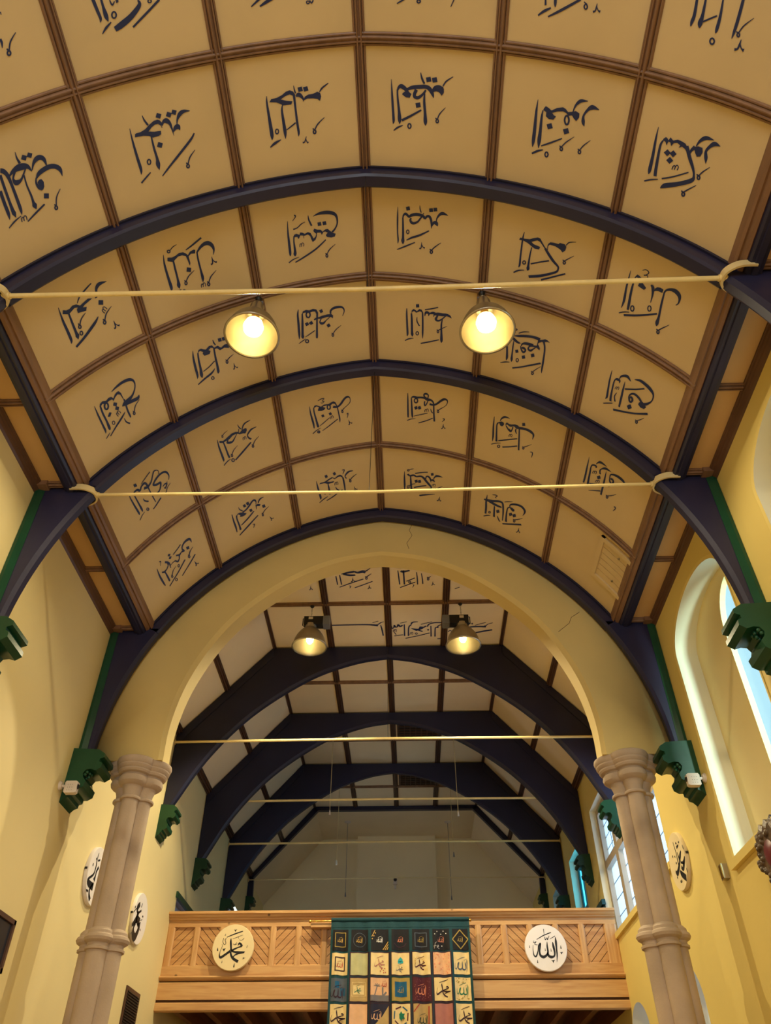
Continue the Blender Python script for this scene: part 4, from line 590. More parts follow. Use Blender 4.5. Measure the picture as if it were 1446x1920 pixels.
# chancel arch wall
IN = [(2.56, 5.45), (2.56, 5.88), (2.475, 6.38), (2.285, 6.88), (1.99, 7.37), (1.585, 7.79), (1.095, 8.15), (0.575, 8.38), (0.0, 8.485)]
INS = catmull(IN, step=4)
def arch_inner(dx):
    right = [(x + dx * (1 if x > 0.01 else 0), z + dx * (0.6 if z > 5.5 else 0)) for x, z in INS]
    return right + [(-x, z) for x, z in reversed(right[:-1])]
mb = MB()
inner = arch_inner(0.0)
inner_c = arch_inner(0.045)
top = [(W, 5.45), (W, 9.4), (-W, 9.4), (-W, 5.45)]
v, f = polygon_with_holes(inner_c + [(-W, 5.45), (-W, 9.45), (W, 9.45), (W, 5.45)], [])
mb.add([(a, ARCH_Y, b) for a, b in v], f)
mb.add([(a, ARCH_Y + ARCH_T, b) for a, b in v], f)
rings = [(inner_c, ARCH_Y), (inner, ARCH_Y + 0.05), (inner, ARCH_Y + ARCH_T - 0.05), (inner_c, ARCH_Y + ARCH_T)]
mb.loft([[(x, y, z) for x, z in r] for r, y in rings], closed=False, cap=False)
for sg in (-1, 1):
    mb.quad((sg * 2.56, ARCH_Y, 5.45), (sg * W, ARCH_Y, 5.45), (sg * W, ARCH_Y + ARCH_T, 5.45), (sg * 2.56, ARCH_Y + ARCH_T, 5.45))
wall_arch = struct(mb.build('wall_arch', 'arch', smooth=25))
for pts in ([(0.46, 9.05), (0.40, 8.90), (0.44, 8.80), (0.36, 8.66), (0.39, 8.55)], [(2.62, 7.42), (2.50, 7.34), (2.46, 7.25), (2.30, 7.12)]):
    mb = MB()
    mb.tube([(x, ARCH_Y - 0.0005, z) for x, z in pts], 0.003, 4)
    mb.build('plaster_crack', 'darkbrown', wall_arch)

# ------------------------------------------------------------------ windows
def window(n, holes_x, m_reveal, label=None):
    o = bpy.data.objects.new('window_%d' % n, None)
    COL.objects.link(o)
    o.location = holes_x
    return struct(o)

def reveal(mb, loop, x0, x1, k=1.0, ky=1.0):
    """tunnel from the wall face to depth x1, the far end scaled about its centre"""
    cy = (min(p[0] for p in loop) + max(p[0] for p in loop)) / 2
    cz = (min(p[1] for p in loop) + max(p[1] for p in loop)) / 2
    far = [(cy + (a - cy) * ky, cz + (b - cz) * k) for a, b in loop]
    mb.loft([[(x0, a, b) for a, b in loop], [(x1, a, b) for a, b in far]], True, False)
    return far

# nave niches: stepped reveal, blind half and frosted lancet half
for n, (loop, y0, y1, yc) in enumerate(((NICHE1, 6.25, 8.0, 7.14), (NICHE2, 3.42, 5.16, 4.3)), 1):
    o = window(n, (W, (y0 + y1) / 2, 4.1), None)
    mb = MB()
    reveal(mb, loop, W, W + 0.25)
    mb.build('reveal', 'white_reveal', o, smooth=40)
    rim = [((a - (y0 + y1) / 2) * 1.045 + (y0 + y1) / 2, (b - 5.2) * 1.02 + 5.2 + 0.0) for a, b in loop]
    mb = MB()
    mb.add([(W - 0.006, a, b) for a, b in rim] + [(W + 0.002, a, b) for a, b in loop], [(i, (i + 1) % len(loop), len(loop) + (i + 1) % len(loop), len(loop) + i) for i in range(len(loop))])
    mb.build('chamfered_edge', 'wall_r', o)
    mb = MB()
    lan = opening_arch(y0 + 0.08, yc, 4.12, 6.2, 6.62)
    v, f = polygon_with_holes(loop, [lan])
    mb.add([(W + 0.25, a, b) for a, b in v], f)
    reveal(mb, lan, W + 0.25, W + 0.31)
    mb.build('blind_panel', 'wall', o)
    v, f = polygon_with_holes(lan, [])
    MB().add([(W + 0.31, a, b) for a, b in v], f).build('pane', 'frost', o)
    MB().box(W - 0.05, W + 0.25, y0 - 0.02, y1 + 0.05, 4.02, 4.1).build('sill', 'wall_r', o)

# chancel window of four lights with a transom
o = window(3, (W, 11.85, 4.7), None)
mb = MB()
far = reveal(mb, WIN3, W, W + 0.11, 0.99, 0.99)
mb.build('reveal', 'white_reveal', o)
lights = []
ya, yb = 10.03, 13.68
n = 4
wl = (yb - ya - 0.17 * (n - 1) - 0.12) / n
for i in range(n):
    a = ya + 0.06 + i * (wl + 0.17)
    lights += [opening_rect(a, a + wl, 4.78, 5.74), opening_rect(a, a + wl, 5.86, 6.62)]
v, f = polygon_with_holes(opening_rect(9.95, 13.76, 4.68, 6.75), lights)
mb = MB()
mb.add([(W + 0.10, a, b) for a, b in v], f)
for l in lights:
    reveal(mb, l, W + 0.10, W + 0.20)
mb.build('frame', 'mullion', o)
for l in lights:
    (a, z0), (b, _), (_, z1), _ = l
    MB().quad((W + 0.18, a, z0), (W + 0.18, b, z0), (W + 0.18, b, z1), (W + 0.18, a, z1)).build('pane', 'clear', o)
    mb = MB()
    for k in range(1, 4):
        z = z0 + (z1 - z0) * k / 4
        mb.box(W + 0.172, W + 0.184, a, b, z - 0.004, z + 0.004)
    if z0 > 5:
        y = (a + b) / 2
        mb.box(W + 0.172, W + 0.184, y - 0.005, y + 0.005, z0, z1)
    mb.build('glazing_bars', 'grey', o)
MB().box(W - 0.04, W + 0.12, 9.93, 13.3, 4.62, 4.70).build('sill', 'wall_r', o)

# windows above the gallery with teal frames
for n, loop, side, gl, fr in ((4, WIN4, 1, 'tealglass', 'teal'), (5, WIN5, 1, 'tealglass', 'teal'), (6, WINL, -1, 'clear', 'darkbrown')):
    (a, z0), (b, _), (_, z1), _ = loop
    o = window(n, (side * W, (a + b) / 2, z0), None)
    mb = MB()
    reveal(mb, loop, side * W, side * (W + 0.16))
    mb.build('reveal', 'white_reveal', o)
    holes = [opening_rect(a + 0.06 + i * (b - a - 0.06) / 3, a + (i + 1) * (b - a - 0.06) / 3, z, zz) for i in range(3) for z, zz in ((z0 + 0.06, (z0 + z1) / 2 - 0.05), ((z0 + z1) / 2 + 0.05, z1 - 0.06))]
    v, f = polygon_with_holes(loop, holes)
    mb = MB()
    mb.add([(side * (W + 0.14), p, q) for p, q in v], f)
    for h in holes:
        reveal(mb, h, side * (W + 0.14), side * (W + 0.18))
    mb.build('frame', fr, o)
    MB().quad((side * (W + 0.17), a, z0), (side * (W + 0.17), b, z0), (side * (W + 0.17), b, z1), (side * (W + 0.17), a, z1)).build('pane', gl, o)
# small arched windows under the gallery level
for n, loop in ((7, LOW1), (8, LOW2)):
    y0, y1 = loop[0][0], loop[1][0]
    o = window(n, (W, (y0 + y1) / 2, 1.6), None)
    mb = MB()
    far = reveal(mb, loop, W, W + 0.34, 0.9, 0.62)
    mb.build('reveal', 'white_reveal', o, smooth=40)
    v, f = polygon_with_holes(far, [])
    MB().add([(W + 0.33, p, q) for p, q in v], f).build('pane', 'clear', o)
    mb = MB()
    ym = (y0 + y1) / 2
    mb.box(W + 0.31, W + 0.33, ym - 0.012, ym + 0.012, 1.8, 3.6)
    for k in range(4):
        mb.box(W + 0.31, W + 0.33, ym - 0.3, ym + 0.3, 2.0 + 0.4 * k, 2.02 + 0.4 * k)
    mb.build('glazing_bars', 'grey', o)
# green framed doorway head on the left wall behind the gallery front
o = bpy.data.objects.new('door_1', None)
COL.objects.link(o)
o.location = (-W, 14.1, 4.0)
struct(o)
mb = MB()
reveal(mb, DOORL, -W, -W - 0.12)
mb.build('reveal', 'lilac', o)
MB().quad((-W - 0.12, 13.5, 4.0), (-W - 0.12, 14.75, 4.0), (-W - 0.12, 14.75, 5.33), (-W - 0.12, 13.5, 5.33)).build('door_leaf', 'lilac', o)
MB().box(-W - 0.02, -W + 0.03, 13.42, 14.83, 5.31, 5.40).build('door_head', 'green2', o)
MB().box(-W - 0.02, -W + 0.03, 14.75, 14.83, 4.0, 5.31).build('door_jamb', 'green2', o)
# dark green dado on the right wall above the gallery
o = MB().box(W - 0.03, W, 13.76, 15.0, 4.4, 5.22).build('trim_1', 'green2')
struct(o)
MB().box(W - 0.06, W, 13.70, 15.05, 5.22, 5.30).build('dado_rail', 'teal', o)

# ------------------------------------------------------------------ ceiling mouldings
PROF = [(-0.052, 0.0), (-0.052, 0.014), (-0.046, 0.020), (-0.036, 0.020), (-0.033, 0.010), (-0.029, 0.010), (-0.026, 0.034), (-0.020, 0.042), (-0.012, 0.042), (-0.007, 0.024), (0.007, 0.024), (0.012, 0.042), (0.020, 0.042), (0.026, 0.034), (0.029, 0.010), (0.033, 0.010), (0.036, 0.020), (0.046, 0.020), (0.052, 0.014), (0.052, 0.0)]
tn = [1]
def trim(mb, m, smooth=20):
    tn[0] += 1
    return struct(mb.build('trim_%d' % tn[0], m, smooth=smooth))

def long_moulding(x, z, nx, nz, y0, y1, m, k=1.0, kh=1.0):
    """straight moulding along the building, board normal (nx, nz) pointing into the room"""
    rings = []
    for y in (y0, y1):
        rings.append([(x + a * k * nz * -1 + h * kh * nx, y, z + a * k * nx + h * kh * nz) for a, h in PROF])
    return MB().loft(rings)

for xc in COLS:
    for sg in ((1,) if xc == 0 else (-1, 1)):
        ph = math.asin((xc + XC) / RP)
        if xc == 0:
            nx, nz = 0, -1
        else:
            nx, nz = -sg * math.sin(ph), -math.cos(ph)
        x, z = sg * xc, ZC + RP * math.cos(math.asin((xc + XC) / RP))
        trim(long_moulding(x, z, nx, nz, -6, ARCH_Y, 'brown', kh=1.15), 'brown')
for y in [-0.1] + ROW_N:
    mb = MB()
    r = arc_ring(RP, n=24)
    rings = []
    for a, h in PROF:
        rings.append([(x, y + a * 1.05, z) for x, z in arc_ring(RP - h, n=24)])
    mb.loft(list(map(list, zip(*rings))), True, True)
    trim(mb, 'brown')
# wall-plate mouldings at the foot of the vault: brown bead, navy plate, brown wall bead
for sg in (-1, 1):
    P = [(2.965, 7.26), (2.975, 7.19), (2.99, 7.165), (3.01, 7.175), (3.025, 7.15), (3.05, 7.14), (3.065, 7.15), (3.065, 7.26)]
    trim(MB().prism([(sg * a, b) for a, b in P], 'Y', -6, ARCH_Y), 'brown')
    P = [(3.06, 7.26), (3.06, 7.12), (3.075, 7.10), (3.10, 7.10), (3.105, 7.085), (3.15, 7.08), (3.155, 7.10), (3.19, 7.10), (3.195, 7.14), (3.21, 7.15), (3.21, 7.26)]
    trim(MB().prism([(sg * a, b) for a, b in P], 'Y', -6, ARCH_Y), 'navy')
    P = [(3.43, EAVE), (3.43, 7.15), (3.44, 7.145), (3.445, 7.125), (3.46, 7.12), (3.465, 7.105), (3.485, 7.095), (3.5, 7.07), (3.5, EAVE)]
    trim(MB().prism([(sg * a, b) for a, b in P], 'Y', -6, ARCH_Y), 'brown2')
    mb = MB()
    for y in ROW_N + [t for ab in TR_N for t in (ab[0] - 0.045, ab[1] + 0.045)]:
        if y < ARCH_Y:
            mb.prism([(y + a * 0.8, EAVE - h) for a, h in PROF], 'X', min(sg * 3.2, sg * 3.43), max(sg * 3.2, sg * 3.43))
    for a, b in TR_N:
        mb.box(min(sg * 3.36, sg * 3.47), max(sg * 3.36, sg * 3.47), a - 0.10, a - 0.002, EAVE - 0.055, EAVE)
    trim(mb, 'brown')
# chancel: longitudinal mouldings on flat and slopes, transverse ones between the trusses
FY0, FY1 = ARCH_Y + ARCH_T, TR_F[3] + 0.1
dx, dz = W - KX, KZ - FLAT
ln = math.hypot(dx, dz)
for x in (0.03, -1.0, 1.0):
    trim(long_moulding(x, FLAT, 0, -1, FY0, FY1, 'darkbrown', 1.1), 'darkbrown')
for sg in (-1, 1):
    ns = (sg * dz / ln, -dx / ln)
    trim(long_moulding(sg * KX, FLAT, ns[0] * 0.5, (ns[1] - 1) * 0.5, FY0, FY1, 'darkbrown', 1.3), 'darkbrown')
    trim(long_moulding(sg * (KX + W) / 2, (FLAT + KZ) / 2, ns[0], ns[1], FY0, FY1, 'darkbrown', 1.1), 'darkbrown')
    trim(long_moulding(sg * (W - 0.05), KZ + 0.05, ns[0], ns[1], FY0, FY1, 'darkbrown', 1.3), 'darkbrown')
for y in ROW_F:
    mb = MB()
    mb.prism([(y + a * 0.9, FLAT - h) for a, h in PROF], 'X', -KX, KX)
    for sg in (-1, 1):
        ns = (sg * dz / ln, -dx / ln)
        rings = [[(x + h * ns[0], y + a * 0.9, z + h * ns[1]) for a, h in PROF] for x, z in ((sg * KX, FLAT), (sg * W, KZ))]
        mb.loft(rings)
    trim(mb, 'brown')

# ------------------------------------------------------------------ roof trusses
def rib_loft(inner, outer, y0, y1, ch=0.025):
    rings = []
    for (xi, zi), (xo, zo) in zip(inner, outer):
        d = Vector((xo - xi, zo - zi))
        u = d.normalized() * min(ch, d.length * 0.4)
        xc, zc = xi + u.x, zi + u.y
        rings.append([(xo, y0, zo), (xc, y0, zc), (xi, y0 + ch, zi), (xi, y1 - ch, zi), (xc, y1, zc), (xo, y1, zo)])
    return MB().loft(rings)

RI = 3.78
TRUSS_LABEL = ['navy curved roof truss nearest the camera, its feet cut off by the photo edges',
               'middle navy curved roof truss, holding the lower bright tie rod of the nave',
               'navy curved roof truss hugging the cream chancel arch']
for i, (y0, y1) in enumerate(TR_N):
    t = thing('arched_roof_truss', (0, (y0 + y1) / 2, 9.1), TRUSS_LABEL[i], 'roof truss', 'navy arched trusses of the painted nave ceiling')
    rib_loft(arc_ring(RI, PHI_END, 28), arc_ring(RP - 0.002, PHI_END, 28), y0, y1, 0.02).build('arched_rib', 'navy', t, smooth=35)
    # bead along the top of the rib
    mb = MB()
    for a, b in ((y0 - 0.018, y0), (y1, y1 + 0.018)):
        if b < ARCH_Y:
            A, B = arc_ring(RP - 0.028, PHI_END, 28), arc_ring(RP - 0.002, PHI_END, 28)
            mb.loft([[(p[0], a, p[1]), (q[0], a, q[1]), (q[0], b, q[1]), (p[0], b, p[1])] for p, q in zip(A, B)])
    mb.build('edge_bead', 'navy2', t, smooth=35)
    for sg in (-1, 1):
        pe = math.acos((5.47 - ZC) / RI)
        inn, out = [], []
        for k in range(15):
            ph = PHI_END - 0.02 + (pe - PHI_END + 0.02) * k / 14
            x, z = RI * math.sin(ph) - XC, ZC + RI * math.cos(ph)
            inn.append((sg * x, z))
            out.append((sg * 3.415, min(EAVE - 0.006, z + 0.08)))
        rib_loft(inn, out, y0, y1, 0.035).build('curved_bracket', 'navy', t, smooth=35)
        a, b = (3.405, 3.495)
        P = [(sg * a, y0 - 0.005), (sg * a, y1 + 0.005), (sg * (b - 0.03), y1 + 0.03), (sg * b, y1 + 0.03), (sg * b, y0 - 0.03), (sg * (b - 0.03), y0 - 0.03)]
        MB().prism(P, 'Z', 5.45, EAVE - 0.06).build('wall_post', 'green', t)

FAR_IN = [(0.0, 8.80), (0.40, 8.745), (0.75, 8.65), (1.10, 8.52), (1.43, 8.35), (1.87, 8.06), (2.27, 7.74), (2.60, 7.40), (2.87, 7.06), (3.09, 6.72), (3.27, 6.38), (3.39, 6.15)]
FAR_OUT = [(0.0, 8.995), (0.5, 8.995), (0.95, 8.995), (1.4, 8.995), (2.01, 8.995), (2.35, 8.62), (2.70, 8.225), (3.05, 7.83), (3.30, 7.55), (3.49, 7.34), (3.49, 6.70), (3.49, 6.15)]
def both(p):
    return [(-x, z) for x, z in reversed(p[1:])] + p
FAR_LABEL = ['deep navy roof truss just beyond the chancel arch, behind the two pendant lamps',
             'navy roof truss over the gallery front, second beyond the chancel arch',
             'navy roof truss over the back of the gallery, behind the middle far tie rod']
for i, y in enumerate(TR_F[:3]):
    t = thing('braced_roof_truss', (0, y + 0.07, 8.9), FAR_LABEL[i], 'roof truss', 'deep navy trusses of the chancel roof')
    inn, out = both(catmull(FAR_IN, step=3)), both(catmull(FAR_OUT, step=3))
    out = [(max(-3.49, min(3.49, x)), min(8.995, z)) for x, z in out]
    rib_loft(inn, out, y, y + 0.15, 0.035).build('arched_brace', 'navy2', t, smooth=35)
    for sg in (-1, 1):
        mb = MB()
        rings = []
        for x, z in ((sg * KX, FLAT - 0.05), (sg * (W - 0.02), KZ - 0.03)):
            rings.append([(x, y - 0.012, z + 0.03), (x, y - 0.012, z - 0.17), (x, y + 0.001, z - 0.17), (x, y + 0.001, z + 0.03)])
        mb.loft(rings)
        mb.build('principal_rafter', 'navy2', t)
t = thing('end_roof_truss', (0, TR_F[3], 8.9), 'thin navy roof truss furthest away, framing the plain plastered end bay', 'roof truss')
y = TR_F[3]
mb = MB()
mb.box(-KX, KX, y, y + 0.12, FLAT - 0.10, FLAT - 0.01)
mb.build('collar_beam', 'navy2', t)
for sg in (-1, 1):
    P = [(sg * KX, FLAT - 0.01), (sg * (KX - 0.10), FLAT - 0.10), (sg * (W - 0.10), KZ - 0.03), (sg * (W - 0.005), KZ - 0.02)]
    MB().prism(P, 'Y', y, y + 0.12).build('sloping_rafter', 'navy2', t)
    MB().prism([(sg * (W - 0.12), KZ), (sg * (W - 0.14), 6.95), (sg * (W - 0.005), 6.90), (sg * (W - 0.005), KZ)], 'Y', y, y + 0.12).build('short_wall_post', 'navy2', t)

# ------------------------------------------------------------------ carved corbels
CORB = [(0, 0), (0.20, -0.015), (0.255, -0.055), (0.258, -0.09), (0.225, -0.105), (0.225, -0.13), (0.25, -0.145), (0.252, -0.185), (0.215, -0.215), (0.175, -0.20), (0.14, -0.205), (0.122, -0.24), (0.132, -0.275), (0.158, -0.31), (0.15, -0.36), (0.115, -0.385), (0.085, -0.385), (0.082, -0.415), (0.058, -0.425), (0.055, -0.455), (0.03, -0.465), (0.0, -0.50)]
def corbel(x, yc, z, k, hw, m, label, leaf=True, kz=None):
    kz = kz or k
    sg = 1 if x > 0 else -1
    t = thing('carved_corbel', (x, yc, z), label, 'corbel', 'green corbels under the truss feet')
    MB().prism([(x - sg * a * k, z + b * kz) for a, b in CORB], 'Y', yc - hw, yc + hw).build('moulded_block', m, t, smooth=40)
    if leaf:
        mb = MB()
        rnd = random.Random(3)
        for q in range(9):
            a = q * 0.75
            r = 0.03 + 0.006 * q
            p = (x - sg * k * (0.14 + 0.012 * (q % 3)), yc - hw * 0.55 + 0.10 * math.sin(a) * (q / 9), z - kz * (0.245 + 0.02 * math.cos(a * 1.7)))
            mb.lathe([(0.0, -0.02), (0.012, -0.014), (0.018, 0), (0.012, 0.014), (0.0, 0.02)], p, 8)
        mb.build('carved_leaf', m, t, smooth=60)
    return t
SIDE = {-1: 'left', 1: 'right'}
for i, (y0, y1) in enumerate(TR_N):
    if i == 0:
        continue
    for sg in (-1, 1):
        lab = {(1, -1): 'dark green carved corbel cut by the left edge of the photo', (1, 1): 'large green carved corbel at the right edge beside the tall niche window',
               (2, -1): 'dark green carved corbel beside the left sandstone column capital', (2, 1): 'dark green carved corbel beside the right sandstone column capital'}[(i, sg)]
        corbel(sg * W, (y0 + y1) / 2 - 0.04, 5.475, 1.46, 0.17, 'green', lab, kz=1.24)
fl = [('just beyond the {} column, under the first far truss', 'green'), ('above the gallery on the {} wall, under the second far truss', 'green2'), ('low above the gallery rail, {}, under third far truss', 'green2')]
for i, y in enumerate(TR_F[:3]):
    for sg in (-1, 1):
        corbel(sg * W, y + 0.075, 6.19, 1.0 if i == 0 else 0.95, 0.15, fl[i][1], 'small dark green corbel ' + fl[i][0].format(SIDE[sg]), leaf=False)
for sg in (-1, 1):
    corbel(sg * W, TR_F[3] + 0.06, 6.93, 0.8, 0.14, 'green2', 'small blackish green corbel furthest away on the %s, under the end truss' % SIDE[sg], leaf=False)

# ------------------------------------------------------------------ tie rods
ROD = [('cream iron tie rod spanning the top of the photo, just above the nearest lamps', 3.415, 7.105, 2.90, 0.020),
       ('cream iron tie rod across the lower nave ceiling below the middle truss', 5.79, 7.11, 2.90, 0.017)]
for i, (lab, y, z, xe, r) in enumerate(ROD):
    t = thing('tie_rod', (0, y, z), lab, 'tie rod', 'cream tie rods crossing the roof')
    MB().tube([(-xe, y, z), (0, y, z - 0.035), (xe, y, z)], r, 12).build('rod', 'rod', t, smooth=60)
    for sg in (-1, 1):
        P = [(2.985 + 0.14, y - 0.125), (3.02, y - 0.125), (2.955, y - 0.105), (2.90, y - 0.06), (2.885, y), (2.90, y + 0.06), (2.955, y + 0.105), (3.02, y + 0.125), (2.985 + 0.14, y + 0.125)]
        P = catmull(P, step=4)
        rings = []
        for k, (x, yy) in enumerate(P):
            a, b = P[max(k - 1, 0)], P[min(k + 1, len(P) - 1)]
            tx, ty = b[0] - a[0], b[1] - a[1]
            l = math.hypot(tx, ty)
            nx, ny = -ty / l * 0.009, tx / l * 0.009
            rings.append([(sg * (x + nx), yy + ny, z - 0.035), (sg * (x - nx), yy - ny, z - 0.035), (sg * (x - nx), yy - ny, z + 0.035), (sg * (x + nx), yy + ny, z + 0.035)])
        MB().loft(rings).build('end_strap', 'strap', t, smooth=40)
        MB().tube([(sg * 2.86, y, z), (sg * 2.93, y, z)], 0.028, 10).build('end_nut', 'rod', t, smooth=50)
    MB().tube([(0.0, y, 9.08), (-0.04 if i else 0.05, y, z - 0.035)], 0.0035, 6).build('hanger_wire', 'blackmetal', t)
FR = [('yellow-lit tie rod just beyond the chancel arch', TR_F[0] - 0.03, 7.24), ('pale tie rod crossing under the second far truss', TR_F[1] + 0.17, 7.30),
      ('pale tie rod crossing in front of the third far truss', TR_F[2] - 0.03, 7.27), ('thin dull tie rod furthest away in front of the plastered end bay', TR_F[3] - 0.03, 7.31)]
for i, (lab, y, z) in enumerate(FR):
    t = thing('tie_rod', (0, y, z), lab, 'tie rod', 'cream tie rods crossing the roof')
    MB().tube([(-3.48, y, z - 0.015), (0, y, z), (3.48, y, z - 0.015)], 0.021 if i < 3 else 0.012, 10).build('rod', 'rod' if i < 3 else 'strap', t, smooth=60)
    for sg in (-1, 1):
        MB().lathe([(0.0, 0), (0.045, 0), (0.045, 0.012), (0.0, 0.012)], (sg * 3.485 - 0.006, y, z - 0.015), 12, 'X').build('end_plate', 'strap', t)
    if i == 0:
        MB().tube([(0.01, y, FLAT - 0.05), (0.0, y, z)], 0.004, 6).build('hanger_wire', 'blackmetal', t)

# ------------------------------------------------------------------ pendant lamps
BELL = [(0.272, -0.006), (0.276, 0.0), (0.270, 0.012), (0.262, 0.05), (0.245, 0.12), (0.215, 0.19), (0.170, 0.26), (0.120, 0.315), (0.085, 0.345)]
def pendant_lamp(x, y, rim, hook, side, label, energy, bulb_r=0.06, bulb='bulb', box=True):
    t = thing('pendant_lamp', (x, y, rim), label, 'lamp', 'industrial bell lamps hung from the ceiling mouldings')
    outer = [(r, h) for r, h in BELL]
    inner = [(r - 0.006, h - 0.002) for r, h in reversed(BELL[1:])]
    MB().lathe(outer + inner, (x, y, rim), 48).build('bell_reflector', 'bell', t, smooth=50)
    MB().lathe([(0.262, -0.010), (0.280, -0.008), (0.284, 0.0), (0.280, 0.008), (0.262, 0.006)], (x, y, rim), 48).build('rim_ring', 'steel', t, smooth=60)
    MB().lathe([(0.0, 0.335), (0.085, 0.335), (0.092, 0.35), (0.088, 0.41), (0.0, 0.415)], (x, y, rim), 32).build('collar', 'steel', t, smooth=50)
    z0 = rim + 0.385
    if not box:
        MB().lathe([(0.0, 0.0), (0.075, 0.0), (0.075, 0.10), (0.055, 0.15), (0.0, 0.15)], (x, y, z0 + 0.02), 24).build('gear_cap', 'steel', t, smooth=40)
        MB().tube([(x - 0.05, y, z0 + 0.16), (x - 0.05, y, z0 + 0.22), (x + 0.05, y, z0 + 0.22), (x + 0.05, y, z0 + 0.16)], 0.008, 8).build('hanging_yoke', 'grey', t)
    if box:
        mb = MB()
        mb.box(min(x - side * 0.11, x + side * 0.20), max(x - side * 0.11, x + side * 0.20), y - 0.075, y + 0.075, z0, z0 + 0.15)
        mb.build('gear_box', 'blackmetal', t)
        mb = MB()
        mb.box(min(x + side * 0.20, x + side * 0.31), max(x + side * 0.20, x + side * 0.31), y - 0.08, y + 0.08, z0 - 0.01, z0 + 0.15)
        mb.build('end_housing', 'grey', t)
        mb = MB()
        xs = x - side * 0.135
        mb.tube([(x - side * 0.09, y, z0 + 0.16), (xs, y, z0 + 0.15), (xs, y, z0 + 0.02), (x - side * 0.10, y, z0 - 0.01)], 0.008, 8)
        mb.build('side_handle', 'blackmetal', t, smooth=60)
        mb = MB().box(x - 0.035, x + 0.035, y - 0.078, y - 0.0745, z0 + 0.09, z0 + 0.135)
        mb.build('rating_label', 'white', t)
    # eye, chain and hook
    zt = z0 + (0.15 if box else 0.215)
    ring = [(x + 0.02 * math.cos(a), y, zt + 0.022 + 0.022 * math.sin(a)) for a in [2 * PI * k / 12 for k in range(13)]]
    MB().tube(ring, 0.005, 6, cap=False).build('eye_ring', 'steel', t, smooth=60)
    mb = MB()
    nl = max(2, int((hook - zt - 0.05) / 0.028))
    for k in range(nl):
        zc = zt + 0.045 + (hook - zt - 0.05) * (k + 0.5) / nl
        h = (hook - zt - 0.05) / nl * 0.68
        pts = []
        for q in range(9):
            a = 2 * PI * q / 8
            if k % 2:
                pts.append((x + 0.008 * math.cos(a), y, zc + h * math.sin(a)))
            else:
                pts.append((x, y + 0.008 * math.cos(a), zc + h * math.sin(a)))
        mb.tube(pts, 0.003, 5, cap=False)
    mb.build('chain', 'steel', t, smooth=60)
    MB().lathe([(0.0, -0.04), (0.016, -0.035), (0.026, -0.018), (0.036, -0.006), (0.036, 0.0), (0.0, 0.0)], (x, y, hook), 16).build('ceiling_hook', 'blackmetal', t, smooth=50)
    MB().lathe([(0.0, 0.335), (0.042, 0.335), (0.044, 0.28), (0.0, 0.275)], (x, y, rim), 16).build('lamp_holder', 'brass', t, smooth=50)
    pr = [(0.0, 0.06), (bulb_r * 0.55, 0.065), (bulb_r * 0.92, 0.10), (bulb_r, 0.15), (bulb_r * 0.85, 0.21), (0.035, 0.27), (0.0, 0.275)]
    MB().lathe(pr, (x, y, rim), 24).build('bulb', bulb, t, smooth=60)
    l = light('lamp_light', 'SPOT', (x, y, rim + 0.035), energy, WARM, 0.03)
    l.parent = t
    l.location = (0, 0, 0.035)
    return t
pendant_lamp(-1.19, 4.58, 8.14, 8.80, 1, 'glaring bell lamp hanging in the nave on the left, under the upper tie rod', 260, bulb_r=0.105, bulb='hotbulb', box=False)
pendant_lamp(1.19, 4.58, 8.12, 8.80, -1, 'glaring bell lamp hanging in the nave on the right, under the upper tie rod', 260, bulb_r=0.105, bulb='hotbulb', box=False)
pendant_lamp(-1.215, 10.54, 8.20, 8.98, 1, 'dull metal bell lamp hanging beyond the chancel arch on the left', 560)
pendant_lamp(1.235, 10.54, 8.18, 8.98, -1, 'dull metal bell lamp hanging beyond the chancel arch on the right', 560)

